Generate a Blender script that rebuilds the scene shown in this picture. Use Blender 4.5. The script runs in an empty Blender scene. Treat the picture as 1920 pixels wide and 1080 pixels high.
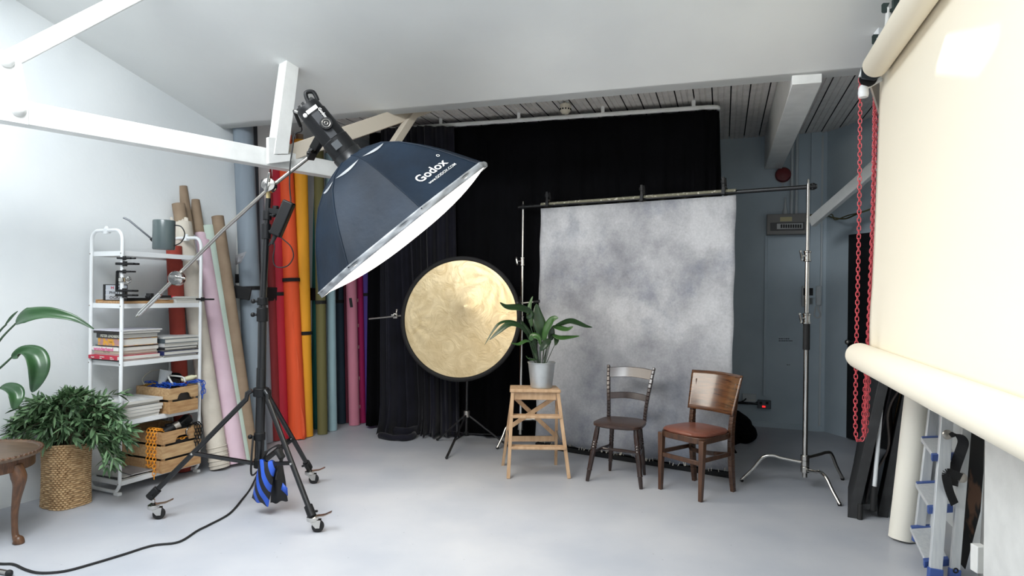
import bpy, math, random
from mathutils import Vector, Matrix
random.seed(7)
V = Vector
PI = math.pi
SC = bpy.context.scene
COL = SC.collection
# ------------------------------------------------------------------ camera model (1920x1080)
F = 1200.0; EYE = 1.46; U0, V0 = 960.0, 549.0; RS = 0.012; RC = math.sqrt(1-RS*RS)
def ray(u, v):
    a = u-U0; b = -(v-V0)
    return V(((a*RC-b*RS)/F, 1.0, (a*RS+b*RC)/F))
def P(u, v, Y):                       # point at depth Y
    r = ray(u, v); return V((r.x*Y, Y, EYE+r.z*Y))
def G(u, v, h=0.0):                   # point on a level plane
    r = ray(u, v); t = (h-EYE)/r.z; return V((r.x*t, t, h))
def ON(u, v, p0, n):                  # point on any plane
    r = ray(u, v); o = V((0, 0, EYE)); t = (V(p0)-o).dot(V(n))/r.dot(V(n)); return o+r*t
cam = bpy.data.cameras.new('camera'); co = bpy.data.objects.new('camera', cam); COL.objects.link(co)
co.matrix_world = Matrix(((RC, -RS, 0, 0), (0, 0, -1, 0), (RS, RC, 0, EYE), (0, 0, 0, 1)))
cam.sensor_width = 36.0; cam.lens = F/1920*36.0; cam.shift_y = 9/1920.0; cam.clip_start = 0.05; cam.clip_end = 100
SC.camera = co
# ------------------------------------------------------------------ materials
def lin(c):
    o = []
    for x in c:
        x = x/255.0; o.append(x/12.92 if x <= .04045 else ((x+.055)/1.055)**2.4)
    return (*o, 1.0)
def M(name, rgb, rough=.5, metal=0.0, rgb2=None, scale=6.0, detail=4.0, lo=.35, hi=.65, bump=0.0, bscale=40.0, spec=.5,
      stretch=(1, 1, 1), sheen=0.0, coat=0.0, emit=0.0, trans=0.0, alpha=1.0, island=False, sub=0.0, distort=0.0):
    m = bpy.data.materials.new(name); m.use_nodes = True
    nt = m.node_tree; N = nt.nodes; L = nt.links; b = N['Principled BSDF']
    b.inputs['Base Color'].default_value = lin(rgb); b.inputs['Roughness'].default_value = rough
    b.inputs['Metallic'].default_value = metal; b.inputs['Specular IOR Level'].default_value = spec
    if sheen: b.inputs['Sheen Weight'].default_value = sheen
    if coat: b.inputs['Coat Weight'].default_value = coat; b.inputs['Coat Roughness'].default_value = .15
    if trans: b.inputs['Transmission Weight'].default_value = trans
    if alpha < 1: b.inputs['Alpha'].default_value = alpha
    if sub: b.inputs['Subsurface Weight'].default_value = sub
    if emit:
        b.inputs['Emission Color'].default_value = lin(rgb); b.inputs['Emission Strength'].default_value = emit
    tc = N.new('ShaderNodeTexCoord'); mp = N.new('ShaderNodeMapping'); mp.inputs['Scale'].default_value = stretch
    L.new(tc.outputs['Object'], mp.inputs['Vector'])
    if rgb2 is not None:
        rp = N.new('ShaderNodeValToRGB')
        rp.color_ramp.elements[0].position = lo; rp.color_ramp.elements[1].position = hi
        rp.color_ramp.elements[0].color = lin(rgb); rp.color_ramp.elements[1].color = lin(rgb2)
        if island:
            g = N.new('ShaderNodeNewGeometry'); L.new(g.outputs['Random Per Island'], rp.inputs['Fac'])
        else:
            nz = N.new('ShaderNodeTexNoise'); nz.inputs['Scale'].default_value = scale; nz.inputs['Detail'].default_value = detail
            nz.inputs['Distortion'].default_value = distort
            L.new(mp.outputs['Vector'], nz.inputs['Vector']); L.new(nz.outputs['Fac'], rp.inputs['Fac'])
        L.new(rp.outputs['Color'], b.inputs['Base Color'])
    if bump:
        n2 = N.new('ShaderNodeTexNoise'); n2.inputs['Scale'].default_value = bscale; n2.inputs['Detail'].default_value = 4
        L.new(mp.outputs['Vector'], n2.inputs['Vector'])
        bp = N.new('ShaderNodeBump'); bp.inputs['Strength'].default_value = bump; bp.inputs['Distance'].default_value = .02
        L.new(n2.outputs['Fac'], bp.inputs['Height']); L.new(bp.outputs['Normal'], b.inputs['Normal'])
    return m
def node(m, t): return m.node_tree.nodes.new(t)
# ------------------------------------------------------------------ mesh builder
class MB:
    def __init__(s): s.v = []; s.f = []; s.mi = []; s.cur = 0
    def add(s, vs, fs):
        o = len(s.v); s.v += [V(x) for x in vs]
        for f in fs: s.f.append(tuple(i+o for i in f)); s.mi.append(s.cur)
        return s
    def cube8(s, p):   # p: bottom 4 (ccw from above), top 4
        return s.add(p, [(0, 3, 2, 1), (4, 5, 6, 7), (0, 1, 5, 4), (1, 2, 6, 5), (2, 3, 7, 6), (3, 0, 4, 7)])
    def box(s, c, d, R=None):
        c = V(c); x, y, z = d[0]/2, d[1]/2, d[2]/2
        ps = [V(q) for q in ((-x, -y, -z), (x, -y, -z), (x, y, -z), (-x, y, -z), (-x, -y, z), (x, -y, z), (x, y, z), (-x, y, z))]
        if R is not None: ps = [R @ q for q in ps]
        return s.cube8([c+q for q in ps])
    def b2(s, lo, hi):
        return s.box([(lo[i]+hi[i])/2 for i in range(3)], [hi[i]-lo[i] for i in range(3)])
    def bar(s, a, b, w, h, side=None, w2=None, h2=None):
        a = V(a); b = V(b); d = (b-a).normalized()
        sd = V(side) if side is not None else (V((0, 0, 1)).cross(d) if abs(d.z) < .95 else V((1, 0, 0)))
        sd = (sd-d*sd.dot(d)).normalized(); up = d.cross(sd).normalized()
        w2 = w if w2 is None else w2; h2 = h if h2 is None else h2
        q = []
        for p, ww, hh in ((a, w, h), (b, w2, h2)):
            q += [p-sd*ww/2-up*hh/2, p+sd*ww/2-up*hh/2, p+sd*ww/2+up*hh/2, p-sd*ww/2+up*hh/2]
        return s.add(q, [(0, 3, 2, 1), (4, 5, 6, 7), (0, 1, 5, 4), (1, 2, 6, 5), (2, 3, 7, 6), (3, 0, 4, 7)])
    def tube(s, pts, r, n=10, closed=False):
        pts = [V(p) for p in pts]; k = len(pts)
        rs = r if isinstance(r, (list, tuple)) else [r]*k
        tg = []
        for i in range(k):
            if closed: t = pts[(i+1) % k]-pts[i-1]
            else: t = pts[min(i+1, k-1)]-pts[max(i-1, 0)]
            tg.append(t.normalized() if t.length > 1e-9 else V((0, 0, 1)))
        u = V((0, 0, 1)) if abs(tg[0].z) < .9 else V((1, 0, 0))
        u = (u-tg[0]*u.dot(tg[0])).normalized(); vs = []
        for i in range(k):
            u = (u-tg[i]*u.dot(tg[i])).normalized(); w = tg[i].cross(u)
            for j in range(n):
                an = 2*PI*j/n; vs.append(pts[i]+(u*math.cos(an)+w*math.sin(an))*rs[i])
        fs = []
        for i in range(k if closed else k-1):
            for j in range(n):
                a = i*n+j; b = i*n+(j+1) % n; c = ((i+1) % k)*n+(j+1) % n; d = ((i+1) % k)*n+j
                fs.append((a, b, c, d))
        if not closed: fs.append(tuple(range(n-1, -1, -1))); fs.append(tuple((k-1)*n+j for j in range(n)))
        return s.add(vs, fs)
    def cyl(s, a, b, r, r2=None, n=20): return s.tube([a, b], [r, r if r2 is None else r2], n)
    def lathe(s, prof, o=(0, 0, 0), ax=(0, 0, 1), n=28, cap=True):
        o = V(o); ax = V(ax).normalized()
        u = V((1, 0, 0)) if abs(ax.x) < .9 else V((0, 1, 0)); u = (u-ax*u.dot(ax)).normalized(); w = ax.cross(u)
        vs = []
        for r, z in prof:
            for j in range(n):
                an = 2*PI*j/n; vs.append(o+ax*z+(u*math.cos(an)+w*math.sin(an))*r)
        fs = []
        for i in range(len(prof)-1):
            for j in range(n): fs.append((i*n+j, i*n+(j+1) % n, (i+1)*n+(j+1) % n, (i+1)*n+j))
        if cap:
            fs.append(tuple(range(n-1, -1, -1))); fs.append(tuple((len(prof)-1)*n+j for j in range(n)))
        return s.add(vs, fs)
    def ball(s, c, r, sc=(1, 1, 1), n=14):
        m = n//2
        return s._ball(V(c), r, sc, n, m)
    def _ball(s, c, r, sc, n, m):
        vs = []; fs = []
        for i in range(m+1):
            th = PI*i/m
            for j in range(n):
                ph = 2*PI*j/n
                vs.append(c+V((r*math.sin(th)*math.cos(ph)*sc[0], r*math.sin(th)*math.sin(ph)*sc[1], r*math.cos(th)*sc[2])))
        for i in range(m):
            for j in range(n): fs.append((i*n+j, (i+1)*n+j, (i+1)*n+(j+1) % n, i*n+(j+1) % n))
        return s.add(vs, fs)
    def grid(s, fn, nu, nv, wrap=False):
        vs = [fn(i/nu, j/nv) for j in range(nv+1) for i in range(nu+1)]
        fs = [(j*(nu+1)+i, j*(nu+1)+i+1, (j+1)*(nu+1)+i+1, (j+1)*(nu+1)+i) for j in range(nv) for i in range(nu)]
        return s.add(vs, fs)
    def prism(s, poly, ext):
        n = len(poly); e = V(ext); vs = [V(p) for p in poly]+[V(p)+e for p in poly]
        fs = [tuple(range(n-1, -1, -1)), tuple(range(n, 2*n))]+[(i, (i+1) % n, n+(i+1) % n, n+i) for i in range(n)]
        return s.add(vs, fs)
    def torus(s, c, R, r, ax=(0, 0, 1), n=20, m=8, sc=None):
        c = V(c); ax = V(ax).normalized(); u = V((1, 0, 0)) if abs(ax.x) < .9 else V((0, 1, 0)); u = (u-ax*u.dot(ax)).normalized(); w = ax.cross(u)
        return s.tube([c+(u*math.cos(2*PI*i/n)+w*math.sin(2*PI*i/n))*R for i in range(n)], r, m, True)
def bez(pts, n=8):                     # Catmull-Rom
    pts = [V(p) for p in pts]; out = []
    for i in range(len(pts)-1):
        p0 = pts[max(i-1, 0)]; p1 = pts[i]; p2 = pts[i+1]; p3 = pts[min(i+2, len(pts)-1)]
        for k in range(n):
            t = k/n
            out.append(.5*((2*p1)+(p2-p0)*t+(2*p0-5*p1+4*p2-p3)*t*t+(3*p1-p0-3*p2+p3)*t**3))
    out.append(pts[-1]); return out
# ------------------------------------------------------------------ objects
def setp(o, label=None, cat=None, group=None, kind=None):
    if label: o['label'] = label
    if cat: o['category'] = cat
    if group: o['group'] = group
    if kind: o['kind'] = kind
    return o
def wmat(o):
    m = o.matrix_basis.copy()
    while o.parent: o = o.parent; m = o.matrix_basis @ m
    return m
def thing(name, label, cat, loc=(0, 0, 0), rz=0.0, group=None, kind=None):
    o = bpy.data.objects.new(name, None); COL.objects.link(o); o.empty_display_size = .05
    o.matrix_basis = Matrix.Translation(V(loc)) @ Matrix.Rotation(rz, 4, 'Z')
    return setp(o, label, cat, group, kind)
def mk(name, mb, mat, parent=None, local=False, angle=35, bevel=0.0, seg=2, loc=None, thick=0.0, sub=0):
    """one mesh object; world coordinates unless local. Top-level meshes get their origin at loc or at their base."""
    vs = mb.v
    if parent is not None and not local:
        inv = wmat(parent).inverted(); vs = [inv @ q for q in vs]
    org = None
    if parent is None:
        if loc is None:
            xs = [q.x for q in vs]; ys = [q.y for q in vs]; zs = [q.z for q in vs]
            org = V(((min(xs)+max(xs))/2, (min(ys)+max(ys))/2, min(zs)))
        else: org = V(loc)
        vs = [q-org for q in vs]
    me = bpy.data.meshes.new(name); me.from_pydata([tuple(q) for q in vs], [], mb.f)
    mats = mat if isinstance(mat, (list, tuple)) else [mat]
    for m in mats: me.materials.append(m)
    if len(mats) > 1: me.polygons.foreach_set('material_index', mb.mi)
    me.polygons.foreach_set('use_smooth', [True]*len(me.polygons))
    me.update()
    try: me.set_sharp_from_angle(angle=math.radians(angle))
    except Exception: pass
    o = bpy.data.objects.new(name, me); COL.objects.link(o)
    if parent is not None: o.parent = parent
    else: o.location = org
    if thick:
        md = o.modifiers.new('thickness', 'SOLIDIFY'); md.thickness = thick; md.offset = 0
    if bevel:
        md = o.modifiers.new('bevel', 'BEVEL'); md.width = bevel; md.segments = seg; md.limit_method = 'ANGLE'; md.angle_limit = math.radians(40)
    if sub:
        md = o.modifiers.new('subdivide', 'SUBSURF'); md.levels = sub; md.render_levels = sub
    return o
def solo(name, label, cat, mb, mat, group=None, **k):
    return setp(mk(name, mb, mat, None, **k), label, cat, group)
def struct(name, mb, mat, parent=None, **k):
    o = mk(name, mb, mat, parent, **k)
    if parent is None: o['kind'] = 'structure'
    return o
def textverts(body, size, bold=0.0):
    cu = bpy.data.curves.new('lettering', 'FONT'); cu.body = body; cu.size = size; cu.offset = bold; cu.resolution_u = 3
    ob = bpy.data.objects.new('lettering', cu); COL.objects.link(ob)
    dg = bpy.context.evaluated_depsgraph_get(); dg.update()
    me = bpy.data.meshes.new_from_object(ob.evaluated_get(dg))
    vs = [q.co.copy() for q in me.vertices]; fs = [tuple(p.vertices) for p in me.polygons]
    bpy.data.objects.remove(ob); bpy.data.curves.remove(cu); bpy.data.meshes.remove(me)
    return vs, fs
def text(name, body, size, o, xd, yd, mat, parent=None, local=False, bold=0.0, center=True, xs=1.0):
    vs, fs = textverts(body, size, bold); xd = V(xd).normalized(); yd = V(yd).normalized()
    cx = (min(q.x for q in vs)+max(q.x for q in vs))/2 if center else 0
    mb = MB(); mb.add([V(o)+xd*(q.x-cx)*xs+yd*q.y for q in vs], fs)
    return mk(name, mb, mat, parent, local)
# ================================================================== MATERIALS
m_floor = M('painted concrete', (186, 188, 193), .42, rgb2=(171, 175, 183), scale=1.6, detail=8, bump=.08, bscale=9, spec=.4)
def floor_scuffs(m):
    nt = m.node_tree; L = nt.links; b = nt.nodes['Principled BSDF']
    old = b.inputs['Base Color'].links[0].from_socket
    tc = node(m, 'ShaderNodeTexCoord'); mp = node(m, 'ShaderNodeMapping'); mp.inputs['Scale'].default_value = (1.2, 5, 1); mp.inputs['Rotation'].default_value = (0, 0, .5)
    L.new(tc.outputs['Object'], mp.inputs['Vector'])
    nz = node(m, 'ShaderNodeTexNoise'); nz.inputs['Scale'].default_value = 7; nz.inputs['Detail'].default_value = 10; nz.inputs['Roughness'].default_value = .75
    L.new(mp.outputs['Vector'], nz.inputs['Vector'])
    rp = node(m, 'ShaderNodeValToRGB'); rp.color_ramp.elements[0].position = .62; rp.color_ramp.elements[1].position = .78
    rp.color_ramp.elements[0].color = (0, 0, 0, 1); rp.color_ramp.elements[1].color = (.45, .45, .45, 1)
    L.new(nz.outputs['Fac'], rp.inputs['Fac'])
    mx = node(m, 'ShaderNodeMixRGB'); mx.inputs['Color2'].default_value = lin((148, 146, 146))
    L.new(rp.outputs['Color'], mx.inputs['Fac']); L.new(old, mx.inputs['Color1'])
    vz = node(m, 'ShaderNodeTexVoronoi'); vz.inputs['Scale'].default_value = 9
    L.new(tc.outputs['Object'], vz.inputs['Vector'])
    r2 = node(m, 'ShaderNodeValToRGB'); r2.color_ramp.elements[0].position = .02; r2.color_ramp.elements[1].position = .06
    r2.color_ramp.elements[0].color = (.55, .55, .55, 1); r2.color_ramp.elements[1].color = (0, 0, 0, 1)
    L.new(vz.outputs['Distance'], r2.inputs['Fac'])
    m2 = node(m, 'ShaderNodeMixRGB'); m2.inputs['Color2'].default_value = lin((120, 122, 128))
    L.new(r2.outputs['Color'], m2.inputs['Fac']); L.new(mx.outputs['Color'], m2.inputs['Color1'])
    L.new(m2.outputs['Color'], b.inputs['Base Color'])
floor_scuffs(m_floor)
m_wall = M('white painted wall', (232, 236, 237), .7, rgb2=(224, 229, 231), scale=1.5, bump=.06, bscale=35)
m_alcove = M('cool white paint', (200, 214, 222), .65, rgb2=(188, 203, 212), scale=2, bump=.06, bscale=30)
m_ceil = M('plastered ceiling', (234, 236, 234), .75, rgb2=(227, 229, 228), scale=1.2, bump=.05, bscale=25)
m_plank = M('grey metal cladding', (238, 233, 227), .55, rgb2=(224, 220, 214), scale=3, stretch=(4, 4, 1))
m_gap = M('dark gap', (18, 18, 18), .9)
m_white = M('white gloss paint', (238, 239, 236), .4, rgb2=(229, 230, 227), scale=9, bump=.05, bscale=60)
m_brace = M('white paint toned as shade', (196, 186, 170), .5)  # beige puts the shade on the white braces into their colour
m_whitemet = M('white powder coat', (236, 239, 240), .35)
m_chrome = M('chrome', (205, 203, 198), .16, 1.0)
m_steel = M('brushed steel', (176, 172, 166), .3, 1.0)
m_black = M('black plastic', (14, 15, 17), .48, spec=.35)
m_blackmet = M('black enamel', (16, 17, 19), .32, spec=.6)
m_rubber = M('black rubber', (22, 22, 23), .7)
m_cloth = M('black cloth', (8, 8, 10), .95, rgb2=(12, 12, 15), scale=3, spec=.08)
m_cloth2 = M('black cloth tinted as lit', (20, 20, 28), .9, rgb2=(28, 28, 38), scale=4, spec=.15, sheen=.12)  # black curtain cloth lifted to navy for the softbox light on it
m_card = M('brown cardboard', (150, 130, 108), .8, rgb2=(138, 118, 97), scale=8)
m_paper = M('ivory seamless paper', (246, 237, 217), .8, sub=.0)
m_strap = M('black webbing', (17, 17, 19), .8)
# ================================================================== SETTING
W0 = G(0, 954.2); W1 = G(415, 846.7)
WD = (W1-W0).normalized(); WN = V((WD.y, -WD.x, 0))           # along the wall, into the room
def WL(Y, h=0, off=0.0): 
    p = W0+WD*((Y-W0.y)/WD.y); q = p+WN*off; return V((q.x, q.y, h))
TH = math.atan(396/F); DD = V((math.sin(TH), math.cos(TH), 0)); WW = V((math.cos(TH), -math.sin(TH), 0))
def DW(d, w, h=0): q = DD*d+WW*w; return V((q.x, q.y, h))
CE = G(1545, 809); BD = V((.935, -.355, 0)).normalized()     # alcove corner, back wall direction
def BW(t, h=0, off=0.0):
    q = CE-BD*t+V((BD.y, -BD.x, 0))*off; return V((q.x, q.y, h))
mb = MB(); mb.b2((-6, -5, -.12), (6, 11, 0)); struct('floor', mb, m_floor, loc=(0, 0, 0))
# side wall on the shelf side
a = WL(-5); b = WL(9.6); o = WN*-.2
mb = MB(); mb.cube8([a+o, a, b, b+o]+[q+V((0, 0, 5.2)) for q in (a+o, a, b, b+o)]); struct('wall_left', mb, m_wall, loc=(0, 0, 0))
a = WL(1.0, 0, 0); b = WL(5.9)
# back wall
n = V((-BD.y, BD.x, 0))*.2
a = BW(6.4); b = BW(-.3); mb = MB(); mb.cube8([a, b, b+n, a+n]+[q+V((0, 0, 3.4)) for q in (a, b, b+n, a+n)]); struct('wall_back', mb, m_alcove, loc=(0, 0, 0))
# alcove side wall with the dark door
AE = CE+V((.52, -1.95, 0)); ad = (AE-CE).normalized(); an = V((ad.y, -ad.x, 0))   # an points into the room?
if an.x > 0: an = -an
o = -an*.2
mb = MB(); mb.cube8([CE, AE, AE+o, CE+o]+[q+V((0, 0, 3.4)) for q in (CE, AE, AE+o, CE+o)]); struct('wall_right', mb, m_alcove, loc=(0, 0, 0))
# nearer side wall, behind the leaning boards
RW = V((2.80, 4.0, 0))
def RP(Y, h=0, off=0.0):
    q = RW+DD*((Y-RW.y)/DD.y)-WW*off; return V((q.x, q.y, h))
a = RP(4.95); b = RP(-4.5); o = WW*.2
mb = MB(); mb.cube8([b, b+o, a+o, a]+[q+V((0, 0, 5.2)) for q in (b, b+o, a+o, a)]); struct('wall_right.001', mb, m_wall, loc=(0, 0, 0))
# white pier
q = P(1846, 900, 3.0); q = V((q.x, q.y, 0)); r = q-DD*2.6
mb = MB(); mb.cube8([r, r+WW*.62, q+WW*.55, q]+[x+V((0, 0, 3.9)) for x in (r, r+WW*.62, q+WW*.55, q)]); struct('wall_pier', mb, m_white, loc=(0, 0, 0))
PIER = q
# sloped ceiling; unseen roof opening cut to throw the sun patch on the paper
CS = .285; CH0 = 4.22
def CZ(p): return CH0-CS*V((p[0], p[1], 0)).dot(DD)
def CP(d, w, up=0.0):
    q = DW(d, w); return V((q.x, q.y, CH0-CS*d+up))
DEDGE = 4.637
SUN = V((-.62, -.02, .80)).normalized()        # towards the sun
TOPX = 1640; PY = 3.6                           # paper roll: far end
pe = P(1649, 140, PY); PAPD = DD.copy(); PAPN = -WW  # paper faces the room
PSHEET = V((pe.x, pe.y, 0))
def roofhit(p):
    p = V(p); # CH0-CS*d(p+tS) = z
    t = (CH0-CS*V((p.x, p.y, 0)).dot(DD)-p.z)/(SUN.z+CS*V((SUN.x, SUN.y, 0)).dot(DD))
    return p+SUN*t
hole = [roofhit(ON(u, v, PSHEET, PAPN)) for u, v in ((1730, 118), (1752, 42), (1862, 24), (1812, 116))]
hd = [V((h.x, h.y, 0)).dot(DD) for h in hole]; hw = [V((h.x, h.y, 0)).dot(WW) for h in hole]
def slab(mb, poly, t=.03):
    n = len(poly); mb.add([CP(d, w) for d, w in poly]+[CP(d, w, t) for d, w in poly],
        [tuple(range(n)), tuple(range(2*n-1, n-1, -1))]+[(i, n+i, n+(i+1) % n, (i+1) % n) for i in range(n)])
mb = MB()
hp = list(zip(hd, hw)); cd = sum(hd)/4; cw = sum(hw)/4
hp.sort(key=lambda q: math.atan2(q[1]-cw, q[0]-cd))
outer = [(-3, -6), (DEDGE, -6), (DEDGE, 6), (-3, 6)]; outer.sort(key=lambda q: math.atan2(q[1]-cw, q[0]-cd))
_best = min(range(4), key=lambda r: sum(abs((math.atan2(outer[i][1]-cw, outer[i][0]-cd)-math.atan2(hp[(i+r) % 4][1]-cw, hp[(i+r) % 4][0]-cd)+PI) % (2*PI)-PI) for i in range(4)))
hp = hp[_best:]+hp[:_best]
for i in range(4):
    j = (i+1) % 4; slab(mb, [outer[i], hp[i], hp[j], outer[j]])
# fascia closing the step up to the plank ceiling
mb.cube8([CP(DEDGE-.08, -6), CP(DEDGE-.08, 6), CP(DEDGE, 6), CP(DEDGE, -6)]+[V((q.x, q.y, 3.5)) for q in (CP(DEDGE-.08, -6), CP(DEDGE-.08, 6), CP(DEDGE, 6), CP(DEDGE, -6))])
struct('ceiling', mb, m_ceil, loc=(0, 0, 0), angle=20)
# plank ceiling at the far end
ZP = 3.24; pitch = .157
mb = MB(); w = -4.2
prof = [(0, 0, 1), (.002, .03, 1), (.009, .03, 1), (.011, 0, 0), (.05, 0, 0), (.054, .008, 0), (.062, .008, 0), (.066, 0, 0), (.1, 0, 0), (.104, .008, 0), (.112, .008, 0), (.116, 0, 0), (.157, 0, 0)]
while w < 3.6:
    for i in range(len(prof)-1):
        x0, z0, m0 = prof[i]; x1, z1, _ = prof[i+1]; mb.cur = m0
        p0 = DW(DEDGE-.02, w+x0, ZP+z0); p1 = DW(DEDGE-.02, w+x1, ZP+z1); p2 = DW(9.6, w+x1, ZP+z1); p3 = DW(9.6, w+x0, ZP+z0)
        mb.add([p0, p1, p2, p3], [(0, 3, 2, 1)])
    w += pitch
mb.cur = 0
mb.add([DW(DEDGE-.02, -5, ZP+.12), DW(DEDGE-.02, 5, ZP+.12), DW(9.9, 5, ZP+.12), DW(9.9, -5, ZP+.12)], [(0, 1, 2, 3)])
struct('ceiling.001', mb, [m_plank, m_gap], loc=(0, 0, 0), angle=20)
# boxed ceiling beam in the alcove
mb = MB(); x0 = P(1440, 314, 6.95); x1 = P(1470, 313, 6.95); bz = x0.z
A = [V((x0.x, x0.y+.1, bz)), V((x1.x, x1.y+.05, bz))]; Bb = [A[0]-DD*2.98, A[1]-DD*2.98]
mb.cube8([Bb[0], Bb[1], A[1], A[0]]+[V((q.x, q.y, ZP+.02)) for q in (Bb[0], Bb[1], A[1], A[0])]); struct('trim_1', mb, m_white, loc=(0, 0, 0), bevel=.004)
# skirting on the back wall
mb = MB(); a = BW(4.5, 0, .012); b = BW(.02, 0, .012); mb.bar(a+V((0, 0, .03)), b+V((0, 0, .03)), .02, .06); struct('baseboard_back', mb, m_alcove)
# vertical boxing strip in the alcove corner
mb = MB(); a = BW(.11, 0, .02); mb.bar(a+V((0, 0, .0)), a+V((0, 0, ZP)), .1, .03, side=BD); struct('trim_2', mb, m_alcove)
# dark door on the alcove side wall
wn = an; w0 = CE+an*.012
d0 = ON(1589, 823, w0, wn); d1 = ON(1596, 440, w0, wn)
DH = d1.z; s0 = (d0-CE).dot(ad); 
def AL(s, h, off=0.0): 
    q = CE+ad*s+an*off; return V((q.x, q.y, h))
m_door = M('black door', (22, 23, 25), .5, rgb2=(27, 28, 30), scale=6)
dr = struct('door_1', MB().cube8([AL(s0, .01, 0.002), AL(s0+.86, .01, .002), AL(s0+.86, .01, .03), AL(s0, .01, .03)]+[AL(s0, DH, .002), AL(s0+.86, DH, .002), AL(s0+.86, DH, .03), AL(s0, DH, .03)]), m_door, bevel=.004)
mb = MB(); 
for h0, h1 in ((.15, .85), (1.05, DH-.14)):
    mb.cube8([AL(s0+.12, h0, .028), AL(s0+.74, h0, .028), AL(s0+.74, h0, .036), AL(s0+.12, h0, .036)]+[AL(s0+.12, h1, .028), AL(s0+.74, h1, .028), AL(s0+.74, h1, .036), AL(s0+.12, h1, .036)])
mk('door_panel', mb, m_door, dr, bevel=.004)
mb = MB(); mb.cyl(AL(s0+.07, 1.0, .03), AL(s0+.07, 1.0, .08), .012); mb.ball(AL(s0+.07, 1.0, .09), .028); mk('door_handle', mb, m_steel, dr)
# ------------------------------------------------------------------ roof truss
q0 = P(54, 212, 3.47); q1 = P(520, 290, 4.62)
tb = V((q1.x-q0.x, q1.y-q0.y, 0)).normalized(); tn = V((tb.y, -tb.x, 0))
tr = thing('roof_truss', 'white painted timber roof truss bolted together with a big corner plate, crossing above the shelves', 'truss', (q0.x, q0.y, q0.z))
def TP(u, v, off=0.0): return ON(u, v, q0+tn*off, tn)
def slabpx(mb, px, t, off=0.0):
    mb.prism([TP(u, v, off) for u, v in px], -tn*t)
mb = MB(); slabpx(mb, [(-160, 150), (54, 190), (520, 281), (645, 306), (640, 334), (520, 314), (54, 234), (-160, 200)], .1); mk('tie_beam', mb, m_white, tr, bevel=.004)
mb = MB(); slabpx(mb, [(5, 96), (195, 0), (330, -68), (410, -68), (267, 0), (44, 117), (20, 128)], .09, .002); mk('rafter', mb, m_white, tr, bevel=.004)
mb = MB(); slabpx(mb, [(-90, 75), (12, 95), (38, 104), (52, 178), (54, 234), (-60, 214), (-120, 200)], .012, .02)
gp = mk('gusset_plate', mb, m_white, tr, bevel=.002)
for u, v in ((13, 113), (35, 205)):
    mb = MB(); c = TP(u, v, .03); mb.lathe([(.036, -.012), (.034, .004), (.022, .02), (.008, .026)], c, tn, 18); mk('bolt', mb, m_white, gp)
mb = MB(); slabpx(mb, [(539, 100), (564, 103), (541, 289), (514, 289)], .1, .05); mk('hanger_post', mb, m_white, tr, bevel=.004)
mb = MB(); slabpx(mb, [(503, 257), (520, 258), (520, 290), (548, 289), (548, 302), (504, 307)], .03, .045); mk('joint_block', mb, m_white, tr, bevel=.003)
# braces running on towards the curtain
ya = 4.75
mb = MB(); a = P(535, 290, 4.74); b = P(800, 200, 5.45); mb.bar(a, b, .10, .115); mk('brace', mb, m_brace, tr, bevel=.004)
mb = MB(); a = P(782, 204, 5.36); b = P(722, 296, 5.1); mb.bar(a, b, .07, .06); mk('brace', mb, m_brace, tr, bevel=.003)
# truss tie on the far side, above the chains
t2 = thing('roof_tie', 'sloping white roof tie in the alcove, passing behind the red chains', 'beam', P(1600, 350, 5.6))
mb = MB(); mb.bar(P(1522, 417, 6.3), P(1720, 246, 5.2), .05, .10); mk('tie_beam', mb, m_white, t2, bevel=.004)
mb = MB(); mb.bar(P(1618, 326, 5.75), P(1650, 298, 5.55), .08, .03); mk('splice_plate', mb, m_white, t2, bevel=.003)
# downpipe by the corner of the ceiling
mb = MB(); a = G(429, 862); a = WL(W1.y+.12, 0, .08); mb.cyl(V((a.x, a.y, 0)), V((a.x, a.y, 2.9)), .052, n=24)
pp = solo('downpipe', 'fat white vertical pipe on the wall beside the grey rolls', 'pipe', mb, m_white)
mb = MB(); mb.cyl(V((a.x, a.y, 1.52)), V((a.x, a.y, 1.60)), .057, n=24); mk('clip', mb, m_strap, pp)
# small cable along the wall foot
mb = MB(); mb.tube([WL(y, .33+.004*math.sin(y*5), .012) for y in [3.2+.1*i for i in range(22)]], .006, 6)
solo('wall_cable', 'thin grey cable running low along the white wall behind the basket', 'cable', mb, M('grey cable', (130, 135, 140), .6))
# ================================================================== LIGHT
wd = bpy.data.worlds.new('sky'); SC.world = wd; wd.use_nodes = True
bg = wd.node_tree.nodes['Background']; bg.inputs['Color'].default_value = (.80, .90, 1.0, 1); bg.inputs['Strength'].default_value = .26
def area(name, loc, target, sx, sy, power, col):
    l = bpy.data.lights.new(name, 'AREA'); l.shape = 'RECTANGLE'; l.size = sx; l.size_y = sy; l.energy = power; l.color = col
    o = bpy.data.objects.new(name, l); COL.objects.link(o); o.location = loc
    o.rotation_euler = (V(target)-V(loc)).to_track_quat('-Z', 'Y').to_euler(); return o
area('roof_light', DW(1.6, -2.5, 3.62), DW(2.1, -1.9, 0), 2.9, 1.5, 290, (.93, .97, 1.0))
area('fill_light', DW(-2.2, -.5, 2.6), DW(3.5, -.8, .6), 3.6, 2.0, 22, (.95, .98, 1.0))  # soft fill added behind the camera; no window there
sn = bpy.data.lights.new('sun', 'SUN'); sn.energy = 6.0; sn.angle = .03; sn.color = (1.0, .96, .88)
so = bpy.data.objects.new('sun', sn); COL.objects.link(so); so.location = (-4, 0, 8); so.rotation_euler = (-SUN).to_track_quat('-Z', 'Y').to_euler()
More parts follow.
